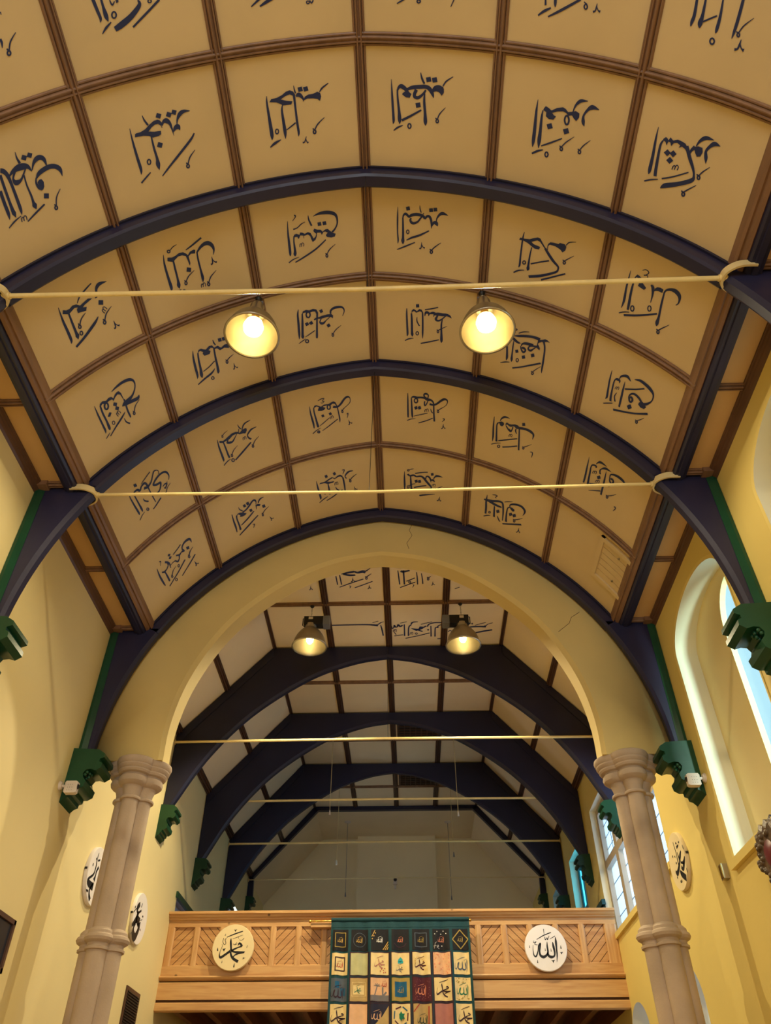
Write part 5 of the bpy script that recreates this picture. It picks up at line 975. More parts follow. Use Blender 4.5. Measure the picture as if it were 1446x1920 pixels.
# ------------------------------------------------------------------ clustered stone columns
def lobed(k, d=0.110, r=0.095, n=80):
    pts = []
    for i in range(n):
        a = 2 * PI * i / n
        best = 0
        for q in range(4):
            c = q * PI / 2
            cx, cy = d * math.cos(c), d * math.sin(c)
            b = math.cos(a) * cx + math.sin(a) * cy
            disc = b * b - (d * d - r * r)
            if disc >= 0:
                best = max(best, b + math.sqrt(disc))
        best = max(best, 0.075)
        pts.append((best * k * math.cos(a), best * k * math.sin(a)))
    return pts
def lobed_grow(g):
    """outline grown outwards by g metres (lobes get fatter, as stone mouldings do)"""
    return lobed(1.0, 0.110 + g * 0.2, 0.095 + g * 0.8)
def lobed_stack(prof, x, y):
    return MB().loft([[(x + a, y + b, z) for a, b in lobed_grow(g)] for g, z in prof])
for sg, lab in ((-1, 'clustered sandstone column on the left, standing in front of two white roundels'), (1, 'clustered sandstone column on the right, in front of the chancel windows')):
    x, y = sg * 2.86, 8.76
    t = thing('clustered_column', (x, y, 0), lab, 'column', 'sandstone columns carrying the chancel arch')
    lobed_stack([(0.05, 0), (0.05, 0.3), (0.012, 0.34), (0.012, 3.50)], x, y).build('lower_shaft', 'stone', t, smooth=32)
    lobed_stack([(0.012, 3.49), (0.034, 3.495), (0.036, 3.515), (0.018, 3.525), (0.020, 3.555), (0.055, 3.575), (0.068, 3.60), (0.060, 3.625), (0.040, 3.64), (0.038, 3.665), (0.016, 3.69), (0.0, 3.70)], x, y).build('shaft_ring', 'stone', t, smooth=32)
    lobed_stack([(0.0, 3.69), (0.0, 5.02)], x, y).build('upper_shaft', 'stone', t, smooth=32)
    lobed_stack([(0.0, 5.01), (0.026, 5.015), (0.030, 5.03), (0.024, 5.045), (0.0, 5.05), (0.004, 5.10), (0.028, 5.165), (0.060, 5.175), (0.088, 5.20), (0.096, 5.23), (0.088, 5.262), (0.070, 5.275), (0.074, 5.288), (0.110, 5.298), (0.124, 5.318), (0.122, 5.335), (0.132, 5.342), (0.147, 5.368), (0.145, 5.384), (0.153, 5.392), (0.165, 5.43), (0.160, 5.455), (0.135, 5.47)], x, y).build('moulded_capital', 'stone', t, smooth=32)

# ------------------------------------------------------------------ gallery front
GY = 13.32
g = thing('gallery_front', (0, GY, 3.6), 'honey pine gallery front with chevron boarded panels, spanning the chancel', 'gallery')
mb = MB()
mb.prism([(GY - 0.10, 5.045), (GY - 0.115, 5.03), (GY - 0.115, 5.005), (GY - 0.085, 4.995), (GY - 0.075, 4.965), (GY - 0.05, 4.955), (GY - 0.05, 4.935), (GY - 0.03, 4.925), (GY + 0.06, 4.925), (GY + 0.06, 5.045)], 'X', -W, W)
mb.build('handrail', 'pine', g)
MB().box(-W, W, GY - 0.02, GY + 0.03, 4.835, 4.925).build('upper_rail', 'pine', g)
MB().box(-W, W, GY - 0.02, GY + 0.03, 4.16, 4.295).build('lower_rail', 'pine', g)
MB().prism([(GY - 0.02, 4.165), (GY - 0.075, 4.155), (GY - 0.085, 4.135), (GY - 0.07, 4.115), (GY - 0.03, 4.095), (GY + 0.03, 4.095), (GY + 0.03, 4.165)], 'X', -W, W).build('base_moulding', 'pine', g)
MB().box(-W, W, GY - 0.005, GY + 0.03, 4.06, 4.10).build('shadow_gap', 'gap', g)
MB().box(-W, W, GY - 0.05, GY + 0.03, 3.85, 4.075).build('beam_board', 'pine', g)
MB().box(-W, W, GY - 0.035, GY + 0.03, 3.815, 3.852).build('gap_shade_strip', 'gap', g)  # dark strip painted in for the shade between the two boards
MB().prism([(GY - 0.05, 3.815), (GY - 0.06, 3.80), (GY - 0.06, 3.715), (GY - 0.03, 3.70), (GY + 0.03, 3.70), (GY + 0.03, 3.815)], 'X', -W, W).build('bottom_board', 'pine', g)
npan = 17
centres = [-3.234 + 0.3996 * k for k in range(npan)]
PWD = 0.152
edges = [-W] + [(a + b) / 2 for a, b in zip(centres, centres[1:])] + [W]
for k in range(npan + 1):
    l = -W if k == 0 else centres[k - 1] + PWD
    r = W if k == npan else centres[k] - PWD
    P = [(l, GY + 0.03), (l, GY - 0.008), (l + 0.02, GY - 0.02), (r - 0.02, GY - 0.02), (r, GY - 0.008), (r, GY + 0.03)]
    MB().prism(P, 'Z', 4.295, 4.835).build('stile', 'pine_z', g)

def clip(poly, a, b, c, keep):
    """clip polygon by a*x + b*y <= c (keep = 1) or >= (keep = -1)"""
    out = []
    for i in range(len(poly)):
        p, q = poly[i], poly[(i + 1) % len(poly)]
        dp, dq = (a * p[0] + b * p[1] - c) * keep, (a * q[0] + b * q[1] - c) * keep
        if dp <= 0:
            out.append(p)
        if dp * dq < 0:
            t = dp / (dp - dq)
            out.append((p[0] + (q[0] - p[0]) * t, p[1] + (q[1] - p[1]) * t))
    return out
for k, c in enumerate(centres):
    dirn = 1 if k % 2 == 0 else -1
    rect = [(c - PWD, 4.295), (c + PWD, 4.295), (c + PWD, 4.835), (c - PWD, 4.835)]
    mb = MB()
    s2 = math.sqrt(0.5)
    wd = 0.088
    base = -dirn * s2 * c + s2 * 4.56
    for j in range(-6, 7):
        lo, hi = base + j * wd + 0.004, base + (j + 1) * wd - 0.004
        p = clip(rect, -dirn * s2, s2, hi, 1)
        if len(p) > 2:
            p = clip(p, -dirn * s2, s2, lo, -1)
        if len(p) > 2:
            mb.prism([(a, b) for a, b in p], 'Y', GY + 0.012, GY + 0.03)
    pn = mb.build('chevron_panel', 'pine_d', g)
    mb = MB().box(c - PWD, c + PWD, GY + 0.02, GY + 0.034, 4.295, 4.835)
    mb.build('panel_backing', 'gap', g)
    # quadrant bead at the foot of the panel
    MB().prism([(GY - 0.015, 4.293), (GY + 0.012, 4.30), (GY + 0.012, 4.315), (GY - 0.002, 4.31)], 'X', c - PWD, c + PWD).build('panel_bead', 'pine', g)
# floor of the gallery with its joists seen from below
MB().box(-W, W, GY + 0.03, END_Y, 4.0, 4.06).build('gallery_floor', 'pine_y', g)
for k in range(15):
    x = -3.30 + k * 0.485
    MB().box(x, x + 0.09, GY + 0.03, GY + 3.2, 3.74, 4.0).build('joist', 'pine_y', g)

# ------------------------------------------------------------------ brass pole and patchwork hanging
pl = thing('curtain_pole', (0, 13.17, 4.86), 'thin brass pole along the gallery front carrying the patchwork hanging', 'pole')
MB().tube([(-1.25, 13.15, 4.865), (1.235, 13.15, 4.865)], 0.014, 12).build('rod', 'brass', pl, smooth=60)
for x in (-1.25, 1.235):
    MB().lathe([(0, -0.02), (0.02, -0.015), (0.022, 0.0), (0.02, 0.015), (0, 0.02)], (x, 13.15, 4.865), 12, 'X').build('finial', 'brass', pl, smooth=60)
MB().box(-1.24, -0.9, 13.17, 13.30, 4.79, 4.845).build('pole_bracket', 'pine', pl)

def plain(name, r, gg, b, rough=0.7):
    return mat('fabric_' + name, rgb(r, gg, b), rough, 0.06, 9.0, 0.3, 90, spec=0.3)
FAB = {'tealband': plain('teal', 22, 66, 76), 'dkgreen': plain('dark_green', 26, 58, 56), 'plum': plain('plum', 56, 34, 48), 'black': plain('black', 24, 24, 30),
       'cream': plain('cream', 232, 208, 150, 0.5), 'maroon': plain('maroon', 84, 32, 44), 'slate': plain('slate', 84, 94, 108), 'blue': plain('blue', 28, 92, 132),
       'gold': plain('gold', 214, 176, 96), 'salmon': plain('salmon', 222, 140, 110), 'mauve': plain('mauve', 176, 116, 108), 'green': plain('green', 20, 110, 84),
       'turq': plain('turquoise', 38, 164, 178), 'peach': plain('peach', 226, 180, 140), 'sand': plain('sand', 186, 158, 104), 'sage': plain('sage', 188, 186, 140),
       'white': plain('white', 236, 234, 230), 'red': plain('red', 170, 54, 50), 'olive': plain('olive', 170, 146, 76), 'navy': plain('navy', 40, 40, 62), 'grey': plain('grey', 120, 116, 120)}
QX0, QX1, QZ1, QZ0 = -0.915, 1.215, 4.885, 3.02
def qy(x, z):
    """folds of the cloth: soft vertical waves, deeper lower down"""
    d = min(1.0, (QZ1 - z) / 0.5)
    return 13.115 - d * (0.022 * math.sin(x * 21 + 0.7) + 0.014 * math.sin(x * 37 + z * 1.5) + 0.008 * math.sin(x * 11 - z * 2))
def cloth(mb, x0, x1, z0, z1, off, nx=None, nz=None):
    nx = nx or max(2, int((x1 - x0) / 0.02))
    nz = nz or max(1, int((z1 - z0) / 0.06))
    vs = [(x0 + (x1 - x0) * i / nx, qy(x0 + (x1 - x0) * i / nx, z0 + (z1 - z0) * j / nz) - off, z0 + (z1 - z0) * j / nz) for j in range(nz + 1) for i in range(nx + 1)]
    mb.add(vs, [(j * (nx + 1) + i, j * (nx + 1) + i + 1, (j + 1) * (nx + 1) + i + 1, (j + 1) * (nx + 1) + i) for j in range(nz) for i in range(nx)])
    return mb
q = thing('patchwork_hanging', (0.15, 13.12, QZ0), 'teal edged patchwork hanging of calligraphy squares draped over the gallery front', 'wall hanging')
cloth(MB(), QX0, QX1, QZ0, QZ1, 0.0).build('backing_cloth', FAB['tealband'], q, smooth=60)
mb = MB()
cloth(mb, QX0, QX1, 4.765, QZ1, 0.004)
mb.tube([(QX0, 13.12, 4.875), (0.15, 13.12, 4.875), (QX1, 13.12, 4.875)], 0.03, 12)
mb.build('pole_sleeve', FAB['tealband'], q, smooth=60)
CW = [0.235, 0.255, 0.265, 0.265, 0.265, 0.255, 0.235]
cols = []
x = QX0 + 0.035
for i, w in enumerate(CW):
    cols.append((x, x + w))
    x += w + (QX1 - QX0 - 0.07 - sum(CW)) / 6
rows = [(4.445, 4.735), (4.125, 4.415), (3.79, 4.085), (3.455, 3.755)]
PATCH = [['black', 'black', 'black', 'black', 'black', 'black', 'black'], ['cream', 'sage', 'cream', 'cream', 'cream', 'peach', 'cream'],
         ['slate', 'sand', 'peach', 'olive', 'maroon', 'cream', 'cream'], ['cream', 'peach', 'navy', 'cream', 'sand', 'mauve', 'cream']]
WORD = [[('allah', 'gold'), ('allah', 'gold'), ('allah', 'white'), ('allah', 'salmon'), ('allah', 'olive'), ('allah', 'salmon'), ('allah', 'olive')],
        [('allah', 'red'), None, ('muhammad', 'mauve'), ('muhammad', 'grey'), ('muhammad', 'maroon'), None, ('allah', 'slate')],
        [('allah', 'plum'), ('muhammad', 'green'), ('allah', 'red'), ('allah', 'olive'), ('allah', 'salmon'), ('muhammad', 'plum'), ('allah', 'green')],
        [('muhammad', 'plum'), None, ('allah', 'peach'), None, ('allah', 'dkgreen'), None, ('muhammad', 'plum')]]
SIZE = [[.38, .45, .45, .42, .45, .45, .42], [.5, 0, .75, .5, .8, 0, .95], [.9, .5, .4, .45, .75, 1.0, .85], [1.0, 0, .7, 0, .7, 0, .95]]
POSN = [[(.5, .52)] * 7, [(.5, .5), None, (.5, .55), (.45, .3), (.45, .5), None, (.5, .48)], [(.42, .42), (.45, .5), (.75, .75), (.5, .5), (.45, .5), (.52, .5), (.5, .5)], [(.5, .52), None, (.35, .55), None, (.5, .4), None, (.55, .5)]]
def frame_strip(mb, x0, x1, z0, z1, w, off):
    cloth(mb, x0, x1, z1 - w, z1, off)
    cloth(mb, x0, x1, z0, z0 + w, off)
    cloth(mb, x0, x0 + w, z0, z1, off)
    cloth(mb, x1 - w, x1, z0, z1, off)
for r, (z0, z1) in enumerate(rows):
    for c, (x0, x1) in enumerate(cols):
        # plum or green sashing round the inner squares, just behind the patch
        if 0 < c < 6 and r > 0:
            cloth(MB(), x0 - 0.018, x1 + 0.018, z0 - 0.015, z1 + 0.015, 0.002).build('sashing', FAB['dkgreen' if (r == 2 and c == 3) else 'plum'], q, smooth=60)
        p = cloth(MB(), x0, x1, z0, z1, 0.005).build('patch', FAB[PATCH[r][c]], q, smooth=60)
        wd = WORD[r][c]
        if wd:
            txt = ROUNDEL_WRITING[wd[0]]
            bu, bv = (int(v) / 1000 for v in txt.split(';')[0].split())
            k = SIZE[r][c] * 0.235 / 0.44
            px, pz = POSN[r][c]
            fx, fz = x0 + (x1 - x0) * px, z0 + (z1 - z0) * pz
            mb = MB()
            def fn(u, v, k=k, fx=fx, fz=fz, bu=bu, bv=bv):
                X, Z = fx + (u - bu) * k, fz + (v - bv) * k
                return (X, qy(X, Z) - 0.0085, Z)
            writing(mb, txt, fn, only=6)
            mb.build('embroidered_word', FAB[wd[1]], p)
        mb, m2 = MB(), None
        xm, zm = (x0 + x1) / 2, (z0 + z1) / 2
        off = 0.0075
        def line(a, b, w, mb=mb):
            n = max(2, int(math.hypot(b[0] - a[0], b[1] - a[1]) / 0.02))
            L = math.hypot(b[0] - a[0], b[1] - a[1])
            nx, nz = -(b[1] - a[1]) / L * w / 2, (b[0] - a[0]) / L * w / 2
            A, B = [], []
            for i in range(n + 1):
                X, Z = a[0] + (b[0] - a[0]) * i / n, a[1] + (b[1] - a[1]) * i / n
                A.append((X + nx, qy(X + nx, Z + nz) - off, Z + nz))
                B.append((X - nx, qy(X - nx, Z - nz) - off, Z - nz))
            mb.add(A + B, [(i, i + 1, n + 2 + i, n + 1 + i) for i in range(n)])
        def ringline(rad, w, a0=0, a1=2 * PI, n=24):
            P = [(xm + rad * math.cos(a0 + (a1 - a0) * i / n), zm + rad * math.sin(a0 + (a1 - a0) * i / n)) for i in range(n + 1)]
            for a, b in zip(P, P[1:]):
                line(a, b, w)
        def disc(X, Z, rad, n=8):
            mb.add([(X + rad * math.cos(2 * PI * i / n), qy(X, Z) - off - 0.001, Z + rad * math.sin(2 * PI * i / n)) for i in range(n)], [tuple(range(n))])
        if (r, c) == (0, 0):
            frame_strip(mb, x0 + .035, x1 - .035, z0 + .05, z1 - .04, 0.010, off); m2 = 'olive'
        elif (r, c) == (0, 1):
            ringline(0.095, 0.006); m2 = 'slate'
        elif (r, c) == (0, 2):
            for k in range(3):
                line((x1 - .085 + k * .03, z0 + .01), (x1 - .005, z0 + .12 - k * .035), 0.010)
            for k in range(3):
                disc(x0 + .02 + k * .022, z1 - .13 + k * .04, 0.009)
            line((x0 + .01, z1 - .10), (x0 + .06, z1 - .01), 0.008); m2 = 'gold'
        elif (r, c) == (0, 3):
            ringline(0.10, 0.014, 1.15 * PI, 1.85 * PI); m2 = 'plum'
        elif (r, c) == (0, 4):
            frame_strip(mb, x0 + .04, x1 - .04, z0 + .045, z1 - .05, 0.010, off); m2 = 'slate'
        elif (r, c) == (0, 5):
            for X, Z in ((x0 + .035, z1 - .07), (x0 + .07, z1 - .035), (x1 - .09, z1 - .03), (x1 - .05, z1 - .065), (xm + .01, z0 + .06), (xm, z1 - .07)):
                disc(X, Z, 0.009, 4)
            mb2 = MB()
            for a, b in (((x0 + .02, z0 + .02), (x0 + .04, z0 + .10)), ((x0 + .04, z0 + .10), (x0 + .06, z0 + .11)), ((x0 + .01, z0 + .055), (x0 + .055, z0 + .06)), ((x0 + .065, z0 + .045), (x0 + .09, z0 + .05)), ((x0 + .09, z0 + .05), (x0 + .08, z0 + .07)), ((x0 + .08, z0 + .07), (x0 + .063, z0 + .04)), ((x0 + .063, z0 + .04), (x0 + .095, z0 + .02))):
                line(a, b, 0.004)
            m2 = 'white'
        elif (r, c) == (0, 6):
            R = 0.118
            D = [(xm, zm + R * 1.1), (xm + R, zm), (xm, zm - R * 1.1), (xm - R, zm)]
            for i in range(4):
                line(D[i], D[(i + 1) % 4], 0.014)
            m2 = 'olive'
        elif (r, c) == (1, 0):
            frame_strip(mb, x0 + .045, x1 - .04, z0 + .05, z1 - .05, 0.016, off); m2 = 'plum'
        elif (r, c) == (1, 2):
            for X, Z in ((.03, -.07), (.055, -.085), (.075, -.06), (.06, -.115), (.085, -.11), (.01, -.095)):
                disc(xm + X, zm + Z, 0.009, 5)
            m2 = 'red'
        elif (r, c) == (1, 3):
            cloth(mb, xm - .04, xm + .04, zm + .005, zm + .035, off)
            mb.add([(xm + .04 * math.cos(PI * i / 8), qy(xm, zm) - off - 0.008, zm + .035 + (0.055 if i == 4 else .042) * math.sin(PI * i / 8)) for i in range(9)], [tuple(range(9))])
            m2 = 'turq'
        elif (r, c) == (1, 4):
            for i in range(10):
                a = PI * 0.15 + PI * 0.95 * i / 9
                line((xm - .03 + .055 * math.cos(a), zm + .01 + .055 * math.sin(a)), (xm - .03 + .085 * math.cos(a), zm + .01 + .085 * math.sin(a)), 0.008)
            for i in range(3):
                line((xm + .05 + i * .016, zm - .06), (xm + .05 + i * .016, zm - .095), 0.005)
            m2 = 'gold'
        elif (r, c) == (1, 5):
            rr = random.Random(5)
            for i in range(40):
                disc(x0 + rr.uniform(.01, .24), z0 + rr.uniform(.01, .28) ** 1.0, rr.uniform(.004, .012), 5)
            m2 = 'salmon'
        elif (r, c) == (2, 0):
            cloth(mb, x0 + .06, x0 + .12, z0 + .17, z0 + .255, 0.0065)
            cloth(mb, x0 + .14, x0 + .205, z0 + .075, z0 + .17, 0.0065)
            m2 = 'blue'
        elif (r, c) == (2, 1):
            cloth(mb, x0 + .045, x1 - .05, z0 + .085, z1 - .09, 0.0065)
            frame_strip(mb, x0 + .025, x1 - .025, z0 + .06, z1 - .055, 0.006, off); m2 = 'cream'
        elif (r, c) == (2, 2):
            cloth(mb, x0, x1, z0, z0 + .075, 0.0065)
            for k in range(5):
                line((xm - .035, zm + .045), (xm - .035 + .045 * math.cos(k * .75), zm + .045 + .035 * math.sin(k * .75)), 0.010)
            line((xm - .035, zm + .045), (xm - .075, z0 + .06), 0.014)
            line((xm + .045, z0 + .04), (xm + .045, zm + .03), 0.022)
            line((xm + .045, z0 + .06), (xm + .10, zm - .03), 0.024)
            m2 = 'grey'
        elif (r, c) == (2, 3):
            cloth(mb, x0 + .045, x1 - .045, z0 + .05, z1 - .05, 0.0065); m2 = 'blue'
        elif (r, c) == (2, 4):
            rr = random.Random(8)
            for i in range(36):
                disc(x0 + rr.uniform(.01, .25), z0 + rr.uniform(.01, .28), rr.uniform(.003, .006), 4)
            m2 = 'mauve'
        elif (r, c) == (2, 6):
            rr = random.Random(9)
            for i in range(34):
                disc(x0 + rr.uniform(.01, .22), rr.choice((z0 + rr.uniform(.01, .06), z1 - rr.uniform(.01, .07))), rr.uniform(.004, .010), 5)
            m2 = 'olive'
        elif (r, c) == (3, 2):
            n = 6
            mb.add([(x0 + .02, qy(x0, z0) - off, z0), (x1, qy(x1, z0) - off, z0), (x1, qy(x1, z1) - off, z1 - .02), (xm + .04, qy(xm, zm) - off - .006, zm)], [(0, 1, 2, 3)])
            m2 = 'sand'
        elif (r, c) == (3, 3):
            star = []
            for i in range(12):
                R = 0.062 if i % 2 == 0 else 0.036
                star.append((xm + R * math.sin(PI * i / 6), qy(xm, zm) - off - 0.014, zm + R * math.cos(PI * i / 6)))
            mb.add(star, [tuple(range(12))])
            m2 = 'green'
        elif (r, c) == (3, 4):
            line((x0 + .005, z1 - .10), (x0 + .09, z1 - .005), 0.012)
            line((x1 - .05, z0 + .02), (x1 - .04, z1 - .03), 0.016)
            m2 = 'red'
        if m2 and mb.v:
            mb.build('applique_motif', FAB[m2], p)
        if (r, c) == (3, 3):
            for mname, offs in (('blue', (0, 2, 4)), ('maroon', (1, 3, 5))):
                mb3 = MB()
                mb = mb3
                for i in offs:
                    a0 = PI / 6 + i * PI / 3
                    line((xm + .105 * math.cos(a0) , zm + .12 * math.sin(a0)), (xm + .105 * math.cos(a0 + PI / 3 * .8), zm + .12 * math.sin(a0 + PI / 3 * .8)), 0.016, mb3)
                mb3.build('applique_motif', FAB[mname], p)

# ------------------------------------------------------------------ calligraphy roundels
def roundel(cen, axis, sg, R, m, key, inkm, label):
    t = thing('calligraphy_roundel', cen, label, 'roundel', 'round calligraphy boards')
    x, y, z = cen
    T = 0.045
    if axis == 'Y':
        MB().lathe([(0.0, -T), (R - 0.006, -T), (R, -T + 0.008), (R, -0.001), (0.0, -0.001)], (x, y, z), 64, 'Y').build('board', m, t, smooth=40)
        fn = lambda u, v: (u, y - T - 0.0015, v)
    else:
        MB().lathe([(0.0, -sg * T), (R - 0.006, -sg * T), (R, -sg * (T - 0.008)), (R, -sg * 0.001), (0.0, -sg * 0.001)], (x, y, z), 64, 'X').build('board', m, t, smooth=40)
        fn = lambda u, v: (x - sg * (T + 0.0015), u, v)
        MB().box(x - sg * 0.03, x - sg * 0.002, y - R - 0.012, y - R + 0.012, z - 0.012, z + 0.012).build('fixing_clip', 'blackmetal', t)
    mb = MB()
    writing(mb, ROUNDEL_WRITING[key], fn)
    mb.build('lettering', inkm, t)
roundel((-2.415, GY - 0.10, 4.522), 'Y', 1, 0.318, 'cream', 'muhammad', 'black', 'cream roundel with black calligraphy on the left half of the gallery front')
roundel((2.357, GY - 0.10, 4.484), 'Y', 1, 0.318, 'whiteboard', 'allah', 'black', 'bluish white roundel with dark calligraphy on the right half of the gallery front')
roundel((-W, 9.74, 4.53), 'X', -1, 0.325, 'whiteboard', 'wallA', 'black', 'white roundel on the left wall, half hidden behind the left column')
roundel((-W, 11.68, 4.555), 'X', -1, 0.32, 'whiteboard', 'wallB', 'black', 'white roundel on the left wall between the column and the gallery')
roundel((W, 9.585, 4.59), 'X', 1, 0.315, 'cream', 'wallC', 'black', 'cream roundel on the yellow right wall beside the bright chancel window')

# ------------------------------------------------------------------ small fittings
t = thing('ventilation_grille', (-W, 12.08, 3.3), 'black louvred ventilation grille on the left wall below the roundel', 'grille')
MB().box(-W + 0.001, -W + 0.02, 11.78, 12.42, 2.95, 3.77).build('frame', 'darkbrown', t)
mb = MB()
for k in range(24):
    z = 2.99 + k * 0.031
    mb.prism([(-W + 0.02, z), (-W + 0.035, z + 0.004), (-W + 0.022, z + 0.022), (-W + 0.02, z + 0.022)], 'Y', 11.83, 12.37)
mb.build('louvre_slats', 'blackmetal', t)

t = thing('framed_picture', (-W, 7.75, 3.3), 'dark framed picture cut by the left edge of the photo', 'picture')
mb = MB()
a0, a1, z0, z1 = 7.3, 8.0, 3.37, 3.61
for p in ((a0, a1, z1 - 0.04, z1), (a0, a1, z0 - 0.2, z0 - 0.16), (a1 - 0.04, a1, z0 - 0.2, z1), (a0, a0 + 0.04, z0 - 0.2, z1)):
    mb.box(-W, -W + 0.04, p[0], p[1], p[2], p[3])
mb.build('frame', 'darkbrown', t)
MB().box(-W, -W + 0.02, a0 + 0.04, a1 - 0.04, z0 - 0.16, z1 - 0.04).build('picture', 'dark', t)

def alarm(sg, label):
    x = sg * W
    c = (sg * 3.40, 8.18, 4.98)
    t = thing('wall_sensor', c, label, 'sensor', 'white boxes on swivel arms beside the corbels')
    MB().lathe([(0, -sg * 0.03), (0.035, -sg * 0.03), (0.05, -sg * 0.01), (0.05, 0), (0, 0)], (x, 8.17, 5.00), 16, 'X').build('wall_plate', 'white', t, smooth=50)
    MB().tube([(x - sg * 0.02, 8.17, 5.00), (sg * 3.42, 8.18, 4.99)], 0.015, 8).build('swivel_arm', 'white', t, smooth=50)
    mb = MB()
    rings = []
    for u, s in ((0.0, 0.8), (0.015, 1.0), (0.12, 1.0), (0.14, 0.85)):
        xx = sg * (3.44 - u)
        h, d = 0.065 * s, 0.035 * s
        rings.append([(xx, 8.18 - d, 4.98 - h), (xx, 8.18 + d, 4.98 - h), (xx, 8.18 + d, 4.98 + h), (xx, 8.18 - d, 4.98 + h)])
    mb.loft(rings).build('housing', 'white', t)
    mb = MB()
    for i in range(3):
        for j in range(3):
            mb.box(sg * (3.40 - i * 0.025) - 0.003, sg * (3.40 - i * 0.025) + 0.003, 8.1435, 8.1455, 4.94 + j * 0.03, 4.946 + j * 0.03)
    mb.build('speaker_slots', 'grey', t)
    MB().lathe([(0, -sg * 0.012), (0.02, -sg * 0.01), (0.028, 0), (0, 0)], (sg * 3.30, 8.18, 4.99), 14, 'X').build('lens', 'blackmetal', t, smooth=50)
alarm(-1, 'white sensor box on an arm beside the left corbel of the chancel arch')
alarm(1, 'white sensor box on an arm beside the right corbel of the chancel arch')

t = thing('junction_box', (W, 8.29, 4.08), 'small brown box on the right wall below the niche sill', 'box')
MB().box(W - 0.06, W, 8.245, 8.33, 4.01, 4.15).build('casing', 'bell', t)
MB().box(W - 0.064, W - 0.06, 8.255, 8.32, 4.02, 4.14).build('cover', 'brass', t)

t = thing('carved_crest', (W, 7.05, 3.9), 'carved gilt and crimson crest cut by the right edge of the photo', 'crest')
rr = random.Random(11)
pts = []
for k in range(26):
    a = 2 * PI * k / 26
    R = (0.30 if k % 2 else 0.255) * (1 + 0.12 * math.sin(3 * a))
    pts.append((7.05 + R * math.cos(a), 3.86 + R * 1.05 * math.sin(a)))
MB().loft([[(W - 0.001, a, b) for a, b in pts], [(W - 0.05, a, b) for a, b in pts], [(W - 0.07, 7.05 + (a - 7.05) * 0.8, 3.86 + (b - 3.86) * 0.8) for a, b in pts]]).build('carved_shield', 'gilt', t, smooth=20)
mb = MB()
for k in range(30):
    a = rr.uniform(0, 2 * PI)
    R = rr.uniform(0.14, 0.26)
    mb.lathe([(0, -0.03), (0.02, -0.022), (0.03, 0), (0, 0.01)], (W - 0.065, 7.05 + R * math.cos(a), 3.86 + R * math.sin(a)), 8, 'X')
mb.build('leaf_carving', 'gilt', t, smooth=50)
MB().lathe([(0, -0.03), (0.07, -0.02), (0.11, 0), (0, 0.0)], (W - 0.07, 7.05, 3.86), 20, 'X').build('enamel_centre', 'crimson', t, smooth=50)

t = thing('security_camera', (-0.05, END_Y - 0.23, 7.85), 'small white security camera on the far chimney breast', 'camera')
MB().box(-0.10, 0.0, END_Y - 0.30, END_Y - 0.221, 7.78, 7.93).build('housing', 'white', t)
MB().lathe([(0, -0.04), (0.04, -0.035), (0.045, 0), (0, 0)], (-0.05, END_Y - 0.30, 7.89), 14, 'Y').build('lens', 'blackmetal', t, smooth=50)
MB().box(-0.075, -0.025, END_Y - 0.27, END_Y - 0.221, 7.68, 7.77).build('mounting_foot', 'white', t)

# hatch in the nave vault, last bay on the right
t = thing('ceiling_hatch', (2.6, 7.6, 7.7), 'cream boarded hatch with two knobs, in the last nave ceiling bay on the right', 'hatch')
def vault_box(mb, s0, s1, y0, y1, h0, h1, n=6):
    rings = []
    for i in range(n + 1):
        s = s0 + (s1 - s0) * i / n
        rings.append([arc_pt(s, y0, RP - h0), arc_pt(s, y1, RP - h0), arc_pt(s, y1, RP - h1), arc_pt(s, y0, RP - h1)])
    mb.loft(rings)
mb = MB()
vault_box(mb, 3.24, 3.765, 7.22, 7.28, 0, 0.035)
vault_box(mb, 3.24, 3.30, 7.22, 7.98, 0, 0.035)
vault_box(mb, 3.24, 3.765, 7.92, 7.98, 0, 0.035)
mb.build('frame', 'panel', t)
for k in range(6):
    mb = MB()
    vault_box(mb, 3.30, 3.765, 7.28 + k * 0.1067 + 0.005, 7.28 + (k + 1) * 0.1067 - 0.005, 0, 0.011)
    mb.build('board', 'panel', t)
mb = MB()
for y in (7.36, 7.80):
    p = arc_pt(3.56, y, RP - 0.015)
    mb.lathe([(0, -0.012), (0.016, -0.008), (0.018, 0.004), (0, 0.004)], p, 12)
mb.build('fastening_knob', 'bell', t, smooth=50)

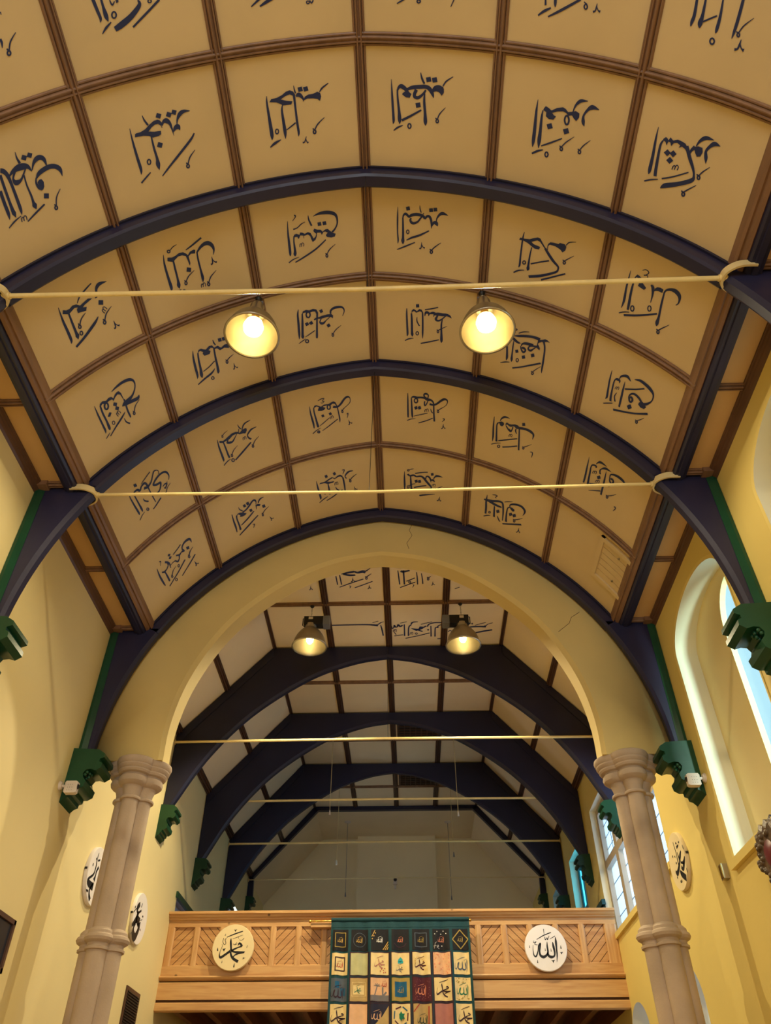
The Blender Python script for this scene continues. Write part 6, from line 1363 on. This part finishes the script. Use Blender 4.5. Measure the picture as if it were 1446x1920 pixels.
# lattice vents in the flat chancel ceiling
for lab, y in (('dark lattice vent in the flat chancel ceiling, nearer of two', 15.05), ('dark lattice vent in the flat chancel ceiling, farther of two', 17.72)):
    t = thing('ceiling_vent', (0.56, y, FLAT), lab, 'vent', 'dark lattice vents in the chancel ceiling')
    y0, y1 = (14.6, 15.5) if y < 16 else (17.2, 18.02)
    MB().box(0.12, 1.0, y0, y1, FLAT - 0.012, FLAT).build('backing', 'blackmetal', t)
    mb = MB()
    for k in range(8):
        xx = 0.14 + k * 0.12
        mb.box(xx, xx + 0.018, y0, y1, FLAT - 0.03, FLAT - 0.012)
    for k in range(8):
        yy = y0 + 0.02 + k * (y1 - y0 - 0.05) / 7
        mb.box(0.12, 1.0, yy, yy + 0.018, FLAT - 0.03, FLAT - 0.012)
    mb.build('lattice', 'darkbrown', t)

# thin drop cords with pulls
CORD = [(-1.24, 15.31, 7.36, 'white', 'thin cord with a white end hanging left of centre over the gallery front'), (1.305, 15.39, 7.34, 'white', 'thin cord with a white end hanging right of centre over the gallery front'),
        (-1.31, 18.08, 7.29, 'white', 'thin cord with a long white pull hanging deeper in on the left'), (1.33, 18.15, 7.46, 'grey', 'thin cord with a pale pull hanging deeper in on the right'),
        (-1.265, 20.40, 7.265, 'grey', 'dark cord dropping from a ceiling rose in the plain end bay, left'), (1.347, 20.47, 7.19, 'grey', 'dark cord dropping from a ceiling rose in the plain end bay, right')]
for x, y, zb, m, lab in CORD:
    t = thing('hanging_cord', (x, y, FLAT), lab, 'cord', 'thin cords hanging from the chancel ceiling')
    MB().tube([(x, y, FLAT), (x, y, zb)], 0.006, 6).build('cord', 'strap' if y < 19 else 'grey', t)
    MB().lathe([(0, 0.10), (0.010, 0.098), (0.022, 0.0), (0, -0.002)], (x, y, zb - 0.05), 10).build('pull', m, t, smooth=50)
    MB().lathe([(0, -0.035), (0.05, -0.03), (0.09, -0.004), (0.09, 0), (0, 0)], (x, y, FLAT), 16).build('ceiling_rose', 'white', t, smooth=50)
